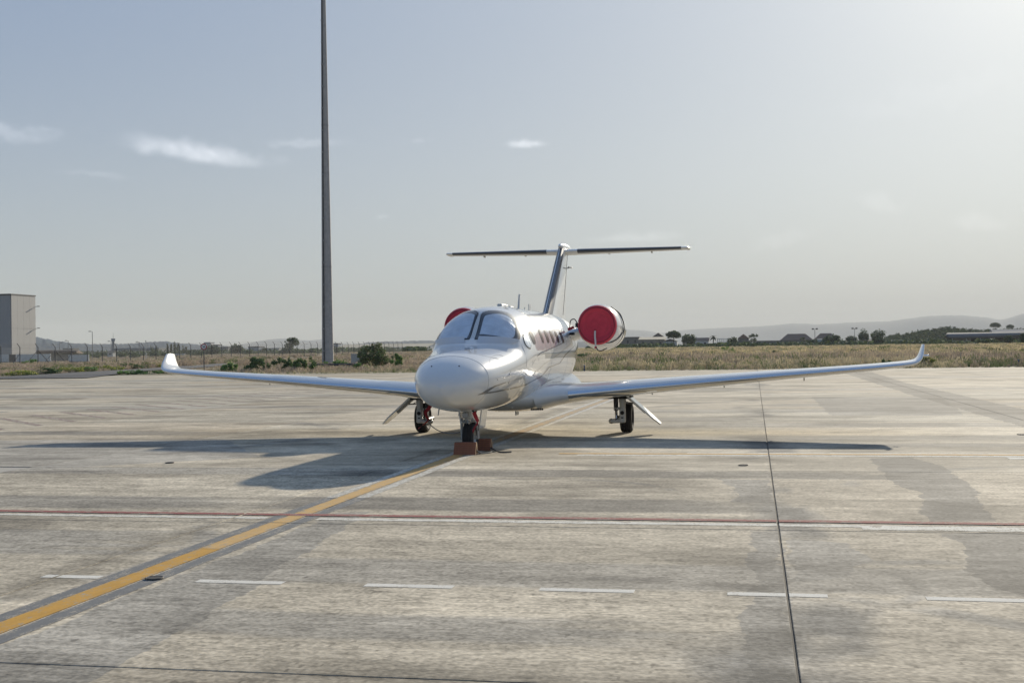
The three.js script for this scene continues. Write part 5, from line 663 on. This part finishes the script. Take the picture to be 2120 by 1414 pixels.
for (const m of [1, -1]) {
  const g = new THREE.Group(); g.name = 'main_landing_gear'; jet.add(g); const u = m * 1.965, s = 6.36, R = 0.28, wv = wV(1.93) - 0.06;
  wheelParts(g, u, R, s, R, 0.23, 4);
  const lu = m * 1.925; // leg, knuckle, trailing link, damper
  mesh('leg', plain([rod(J(lu, wv, 5.98), J(lu, 0.42, 5.98), 0.062, 0.056, 20), rod(J(lu, wv - 0.05, 5.98), J(lu, wv - 0.12, 5.98), 0.075, 0.072, 20), rod(J(lu, 0.62, 5.98), J(lu, 0.58, 5.98), 0.066, 0.066, 20), rbox(0.115, 0.27, 0.13, 0.03, lu, 0.335, REF - 5.98), rbox(0.10, 0.05, 0.1, 0.015, lu - m * 0.11, 0.46, REF - 5.99)]), gearPaint, g);
  mesh('knuckle_hole', plain([new THREE.CylinderGeometry(0.036, 0.036, 0.012, 18).rotateX(Math.PI / 2).translate(lu, 0.385, REF - 5.98 + 0.066), rbox(0.045, 0.022, 0.012, 0.003, lu, 0.295, REF - 5.98 + 0.066)]), black, g);
  mesh('trailing_link', plain([rod(J(lu - m * 0.09, 0.24, 5.96), J(lu - m * 0.15, 0.27, 6.36), 0.045, 0.04, 14), rod(J(lu - m * 0.16, 0.275, 6.36), J(lu, 0.28, 6.36), 0.035, 0.035, 12), rod(J(lu, 0.24, 5.96), J(lu - m * 0.20, 0.23, 5.97), 0.042, 0.042, 16)]), gearPaint, g);
  mesh('link_cap', new THREE.SphereGeometry(0.05, 14, 10).translate(lu - m * 0.21, 0.23, REF - 5.97), rimMat, g);
  mesh('damper', plain([rod(J(lu - m * 0.13, wv - 0.08, 6.06), J(lu - m * 0.125, 0.42, 6.05), 0.044, 0.044, 16)]), gearDark, g); mesh('damper_rod', rod(J(lu - m * 0.125, 0.43, 6.05), J(lu - m * 0.12, 0.22, 6.0), 0.026, 0.026, 12), chrome, g);
  mesh('brake_line', plain([tube([J(lu - m * 0.09, 0.55, 5.92), J(lu - m * 0.12, 0.40, 5.90), J(lu - m * 0.08, 0.30, 5.93), J(lu - m * 0.16, 0.23, 5.94)], 0.010, 24, 6), tube([J(lu + m * 0.05, 0.60, 5.95), J(lu + m * 0.15, 0.56, 5.97), J(lu + m * 0.26, 0.57, 6.0)], 0.007, 16, 5)]), black, g);
  mesh('drag_brace', plain([rod(J(lu - m * 0.05, 0.66, 5.94), J(lu - m * 0.22, wv - 0.02, 5.8), 0.018, 0.018, 8), rod(J(lu, 0.6, 6.02), J(lu - m * 0.05, wv, 6.5), 0.022, 0.022, 8)]), gearDark, g);
  // door hanging outboard
  const a = J(m * 2.03, wV(2.03) - 0.11, 6.02), b = J(m * 2.62, 0.185, 6.02), d = b.clone().sub(a), len = d.length(), door = new THREE.Shape([[0, -0.22], [0.3, -0.24], [0.62, -0.2], [len, -0.12], [len, 0.14], [0.62, 0.25], [0, 0.25]].map(([x, y]) => new THREE.Vector2(x, y))), dgeo = new THREE.ExtrudeGeometry(door, { depth: 0.018, bevelEnabled: true, bevelSize: 0.006, bevelThickness: 0.006, bevelSegments: 2 });
  const ax = d.clone().normalize(), ay = V(0, 0, 1), az = ax.clone().cross(ay).normalize(), M = new THREE.Matrix4().makeBasis(ax, ay, az).setPosition(a); dgeo.applyMatrix4(M); const dr = mesh('gear_door', dgeo, dbl(whitePaint), g);
  const rib = rbox(len * 0.55, 0.12, 0.035, 0.012, len * 0.30, 0.03, m > 0 ? 0.035 : -0.02); rib.applyMatrix4(M); mesh('door_rib', rib, gearPaint, dr); mesh('door_link', rod(J(lu + m * 0.05, 0.56, 6.02), a.clone().addScaledVector(d, 0.30), 0.012, 0.012, 8), steel, dr);
}
{
  const g = new THREE.Group(); g.name = 'nose_landing_gear'; jet.add(g); const s = 1.83, R = 0.235; wheelParts(g, 0, R, s, R, 0.18, 3);
  mesh('strut', plain([rod(J(0, 0.70, 1.72), J(0, 0.52, 1.75), 0.055, 0.055, 18), rbox(0.12, 0.12, 0.13, 0.02, 0, 0.585, REF - 1.72)]), gearPaint, g); mesh('piston', rod(J(0, 0.54, 1.75), J(0, 0.44, 1.77), 0.038, 0.038, 16), chrome, g);
  const fork = []; for (const m of [1, -1]) fork.push(tube([J(0, 0.475, 1.77), J(m * 0.07, 0.495, 1.775), J(m * 0.118, 0.46, 1.78), J(m * 0.126, 0.37, 1.80), J(m * 0.124, R - 0.01, s)], 0.021, 28, 10), rod(J(m * 0.07, R, s), J(m * 0.135, R, s), 0.03, 0.03, 12)); fork.push(rbox(0.16, 0.035, 0.07, 0.012, 0, 0.50, REF - 1.77)); mesh('fork', plain(fork), gearPaint, g);
  mesh('taxi_light', plain([rbox(0.085, 0.085, 0.06, 0.012, -0.025, 0.585, REF - 1.62)]), std(0.30, 0.32, 0.34, 0.25, { metalness: 0.3 }), g); mesh('torque_link', plain([rod(J(-0.10, 0.50, 1.70), J(-0.02, 0.46, 1.69), 0.016, 0.014, 8), rod(J(0.02, 0.46, 1.69), J(0.09, 0.50, 1.70), 0.014, 0.014, 8), rod(J(-0.105, 0.50, 1.70), J(-0.10, 0.53, 1.72), 0.014, 0.014, 8), rod(J(0.03, 0.56, 1.85), J(0.02, 0.47, 1.88), 0.018, 0.018, 8)]), steel, g);
  mesh('drag_brace', rod(J(0.05, 0.50, 1.80), J(0.06, 0.70, 2.1), 0.02, 0.02, 8), gearPaint, g); mesh('steering_rod', rod(J(0.055, 0.64, 1.70), J(0.075, 0.52, 1.72), 0.011, 0.011, 8), chrome, g);
  mesh('nose_gear_door', rbox(0.022, 0.30, 0.42, 0.008).rotateZ(-0.14).translate(0.165, 0.52, REF - 2.02), dbl(whitePaint), g); mesh('nose_gear_door', rbox(0.022, 0.26, 0.42, 0.008).rotateZ(0.14).translate(-0.165, 0.54, REF - 2.05), dbl(whitePaint), g);
}

// ------------------------------------------------------------------ red engine covers
const clothTex = texture(256, 256, (i, j) => { const t = 0.82 + 0.36 * fbm(i / 22, j / 22, 4) + 0.08 * (noise(i, j) - 0.5); return [0.54 * t, 0.036 * t, 0.062 * t]; }), clothBump = texture(256, 256, (i, j) => { const t = fbm(i / 26, j / 26, 4) * 0.8 + 0.2 * noise(i / 1.5, j / 1.5); return [t, t, t]; }, false);
const redCloth = new THREE.MeshPhysicalMaterial({ map: clothTex, bumpMap: clothBump, bumpScale: 0.012, roughness: 0.75, sheen: 0.5, sheenColor: col(0.8, 0.3, 0.3), side: THREE.DoubleSide }), ribbonRed = std(0.34, 0.02, 0.03, 0.7, { side: THREE.DoubleSide }), ribbonWhite = std(0.55, 0.50, 0.48, 0.7, { side: THREE.DoubleSide }), strapBlack = std(0.015, 0.015, 0.018, 0.6);
function ribbon(pts, w, n = 30, twist = 0.5) { const c = new THREE.CatmullRomCurve3(pts), pos = [], idx = []; for (let i = 0; i <= n; i++) { const t = i / n, p = c.getPoint(t), d = c.getTangent(t), side = d.clone().cross(V(Math.sin(t * twist * 6), 0.1, Math.cos(t * twist * 6))).normalize().multiplyScalar(w / 2); pos.push(p.x - side.x, p.y - side.y, p.z - side.z, p.x + side.x, p.y + side.y, p.z + side.z); if (i) idx.push(2 * i - 2, 2 * i - 1, 2 * i, 2 * i - 1, 2 * i + 1, 2 * i); } return geo(pos, idx); }
for (const m of [1, -1]) {
  const o = group('engine_cover', jet.position.x, 0, jet.position.z, -YAW); tag(o, m > 0 ? 'red padded cover on the engine intake right of the fuselage' : 'red intake cover peeking out behind the cockpit on the left', 'engine cover', 'red engine covers');
  const c = J(m * ENG.u, ENG.v, ENG.s), lathe = (pts) => new THREE.LatheGeometry(new THREE.SplineCurve(pts.map(([r, z]) => new THREE.Vector2(r, z))).getPoints(40), 64).rotateX(Math.PI / 2).translate(c.x, c.y, c.z);
  mesh('face_panel', lathe([[0.001, 0.022], [0.13, 0.024], [0.24, 0.032], [0.295, 0.052], [0.325, 0.064], [0.345, 0.058]]), redCloth, o); mesh('rim_band', lathe([[0.335, 0.062], [0.358, 0.058], [0.374, 0.035], [0.383, -0.01], [0.392, -0.05], [0.396, -0.07]]), redCloth, o);
  mesh('piping', new THREE.TorusGeometry(0.338, 0.007, 8, 64).translate(c.x, c.y, c.z + 0.060), std(0.13, 0.012, 0.02, 0.7), o);
  const hand = (x, y) => V(c.x + x, c.y + y, c.z + 0.075);
  mesh('warning_tag', ribbon([hand(-0.035, -0.11), hand(-0.038, -0.22), hand(-0.03, -0.32), V(c.x - 0.03, c.y - 0.42, c.z + 0.075)], 0.034, 20, 0.06), ribbonWhite, o); mesh('tag_end', ribbon([V(c.x - 0.03, c.y - 0.41, c.z + 0.077), V(c.x - 0.032, c.y - 0.455, c.z + 0.078)], 0.036, 4, 0.06), ribbonRed, o); mesh('tag_end', ribbon([hand(-0.034, -0.085), hand(-0.035, -0.115)], 0.036, 4, 0.06), ribbonRed, o);
  mesh('strap', plain([tube([V(c.x + 0.12, c.y - 0.33, c.z + 0.065), V(c.x + 0.22, c.y - 0.345, c.z - 0.1), V(c.x + 0.36, c.y - 0.26, c.z - 0.4), V(c.x + 0.445, c.y - 0.05, c.z - 0.75), V(c.x + 0.40, c.y + 0.2, c.z - 0.55), V(c.x + 0.26, c.y + 0.35, c.z - 0.15)], 0.010, 60, 6), tube([V(c.x - 0.03, c.y - 0.40, c.z + 0.05), V(c.x, c.y - 0.48, c.z), V(c.x + 0.05, c.y - 0.50, c.z - 0.1), V(c.x + 0.14, c.y - 0.455, c.z - 0.3)], 0.012, 30, 6)]), strapBlack, o);
  const hx = -m; mesh('latch', plain([tube([V(c.x + hx * 0.38, c.y + 0.02, c.z), V(c.x + hx * 0.45, c.y + 0.12, c.z - 0.05), V(c.x + hx * 0.53, c.y + 0.10, c.z - 0.1), V(c.x + hx * 0.56, c.y - 0.04, c.z - 0.12)], 0.011, 24, 6), rbox(0.06, 0.09, 0.06, 0.01, c.x + hx * 0.40, c.y, c.z - 0.02)]), strapBlack, o); mesh('flag', rbox(0.13, 0.055, 0.012, 0.004).rotateZ(m * 0.35).translate(c.x + hx * 0.53, c.y - 0.055, c.z - 0.09), ribbonRed, o);
}
// ------------------------------------------------------------------ chocks, rope, streamers, cable
const chockTex = texture(256, 256, (i, j) => { const t = 0.72 + 0.5 * fbm(i / 60, j / 4, 4); return [0.24 * t, 0.095 * t, 0.055 * t]; }), chockMat = new THREE.MeshStandardMaterial({ map: chockTex, roughness: 0.7 });
const ribMat = std(0.33, 0.14, 0.08, 0.65);
[[0.005, 1.475, 'ribbed brown wheel chock in front of the nose wheel'], [0.085, 2.19, 'brown wheel chock behind the nose wheel']].forEach(([u, s, label]) => {
  const p = J(u, 0, s), g = group('wheel_chock', jet.position.x, 0, jet.position.z, -YAW); tag(g, label, 'wheel chock', 'nose wheel chocks'); g.position.add(p.clone().applyAxisAngle(V(0, 1, 0), -YAW));
  const L = 0.325, tri = new THREE.Shape([[-0.105, 0.004], [0.105, 0.004], [0.02, 0.182], [-0.02, 0.182]].map(([x, y]) => new THREE.Vector2(x, y))), hole = new THREE.Path([[-0.055, 0.03], [0, 0.135], [0.055, 0.03]].map(([x, y]) => new THREE.Vector2(x, y))); tri.holes.push(hole);
  mesh('body', new THREE.ExtrudeGeometry(tri, { depth: L, bevelEnabled: true, bevelSize: 0.004, bevelThickness: 0.004, bevelSegments: 1 }).translate(0, 0, -L / 2).rotateY(Math.PI / 2), chockMat, g);
  for (const f of [1, -1]) for (let i = 0; i < 6; i++) { const t = (i + 0.5) / 6, z = f * lerp(0.107, 0.022, t), y = lerp(0.006, 0.182, t); mesh('tread_rib', box(L, 0.013, 0.013, 0, y, z), ribMat, g); }
  mesh('end_cap', new THREE.ExtrudeGeometry(tri, { depth: 0.006, bevelEnabled: false }).rotateY(Math.PI / 2).translate(L / 2 + 0.005, 0, 0), std(0.36, 0.22, 0.12, 0.75), g);
});
const onJet = (name, label, cat, g2, mat, part) => { const o = group(name, jet.position.x, 0, jet.position.z, -YAW); tag(o, label, cat); g2.forEach(([pn, ge, mt]) => mesh(pn, ge, mt, o)); return o; };
onJet('chock_rope', 'short rope lying beside the nose wheel chocks', 'rope', [['rope', tube([J(0.17, 0.06, 1.50), J(0.23, 0.015, 1.55), J(0.33, 0.012, 1.75), J(0.30, 0.012, 2.0), J(0.24, 0.05, 2.15)], 0.010, 40, 6), std(0.30, 0.28, 0.24, 0.9)], ['loose_end', tube([J(0.25, 0.05, 2.13), J(0.36, 0.03, 1.95), J(0.46, 0.012, 1.80), J(0.58, 0.012, 1.78), J(0.64, 0.014, 1.83)], 0.011, 40, 6), std(0.10, 0.10, 0.10, 0.9)]]);
onJet('warning_streamer', 'red streamer hanging from the nose beside the nose gear', 'streamer', [['ribbon', ribbon([J(0.20, 0.655, 1.20), J(0.225, 0.60, 1.20), J(0.245, 0.545, 1.22), J(0.26, 0.50, 1.25), J(0.21, 0.46, 1.35), J(0.15, 0.40, 1.48), J(0.09, 0.33, 1.6)], 0.058, 40, 0.35), ribbonRed], ['clip', plain([rod(J(0.17, 0.69, 1.2), J(0.205, 0.65, 1.2), 0.016, 0.014, 8), tube([J(0.25, 0.50, 1.25), J(0.265, 0.42, 1.25), J(0.255, 0.37, 1.26)], 0.006, 12, 5)]), strapBlack]]);
onJet('warning_streamer', 'red streamer tied to the main gear on the left of the picture', 'streamer', [['ribbon', ribbon([J(-1.66, 0.56, 5.85), J(-1.72, 0.47, 5.84), J(-1.77, 0.42, 5.83), J(-1.75, 0.34, 5.82), J(-1.72, 0.27, 5.82), J(-1.80, 0.19, 5.82), J(-1.92, 0.10, 5.82)], 0.065, 40, 0.3), ribbonRed], ['tie', tube([J(-1.66, 0.56, 5.85), J(-1.70, 0.60, 5.9), J(-1.78, 0.6, 5.95)], 0.008, 12, 5), strapBlack]]);
onJet('ground_cable', 'thin cable sagging from the left main gear to the nose gear', 'cable', [['cable', tube([J(-1.74, 0.25, 5.85), J(-1.5, 0.17, 5.3), J(-1.1, 0.14, 4.4), J(-0.6, 0.20, 3.2), J(-0.2, 0.32, 2.2), J(-0.06, 0.42, 1.85)], 0.009, 60, 6), std(0.12, 0.12, 0.12, 0.7)], ['plug', rod(J(-1.74, 0.25, 5.85), J(-1.80, 0.28, 5.95), 0.022, 0.018, 8), rimMat]]);

renderer.render(scene, camera);
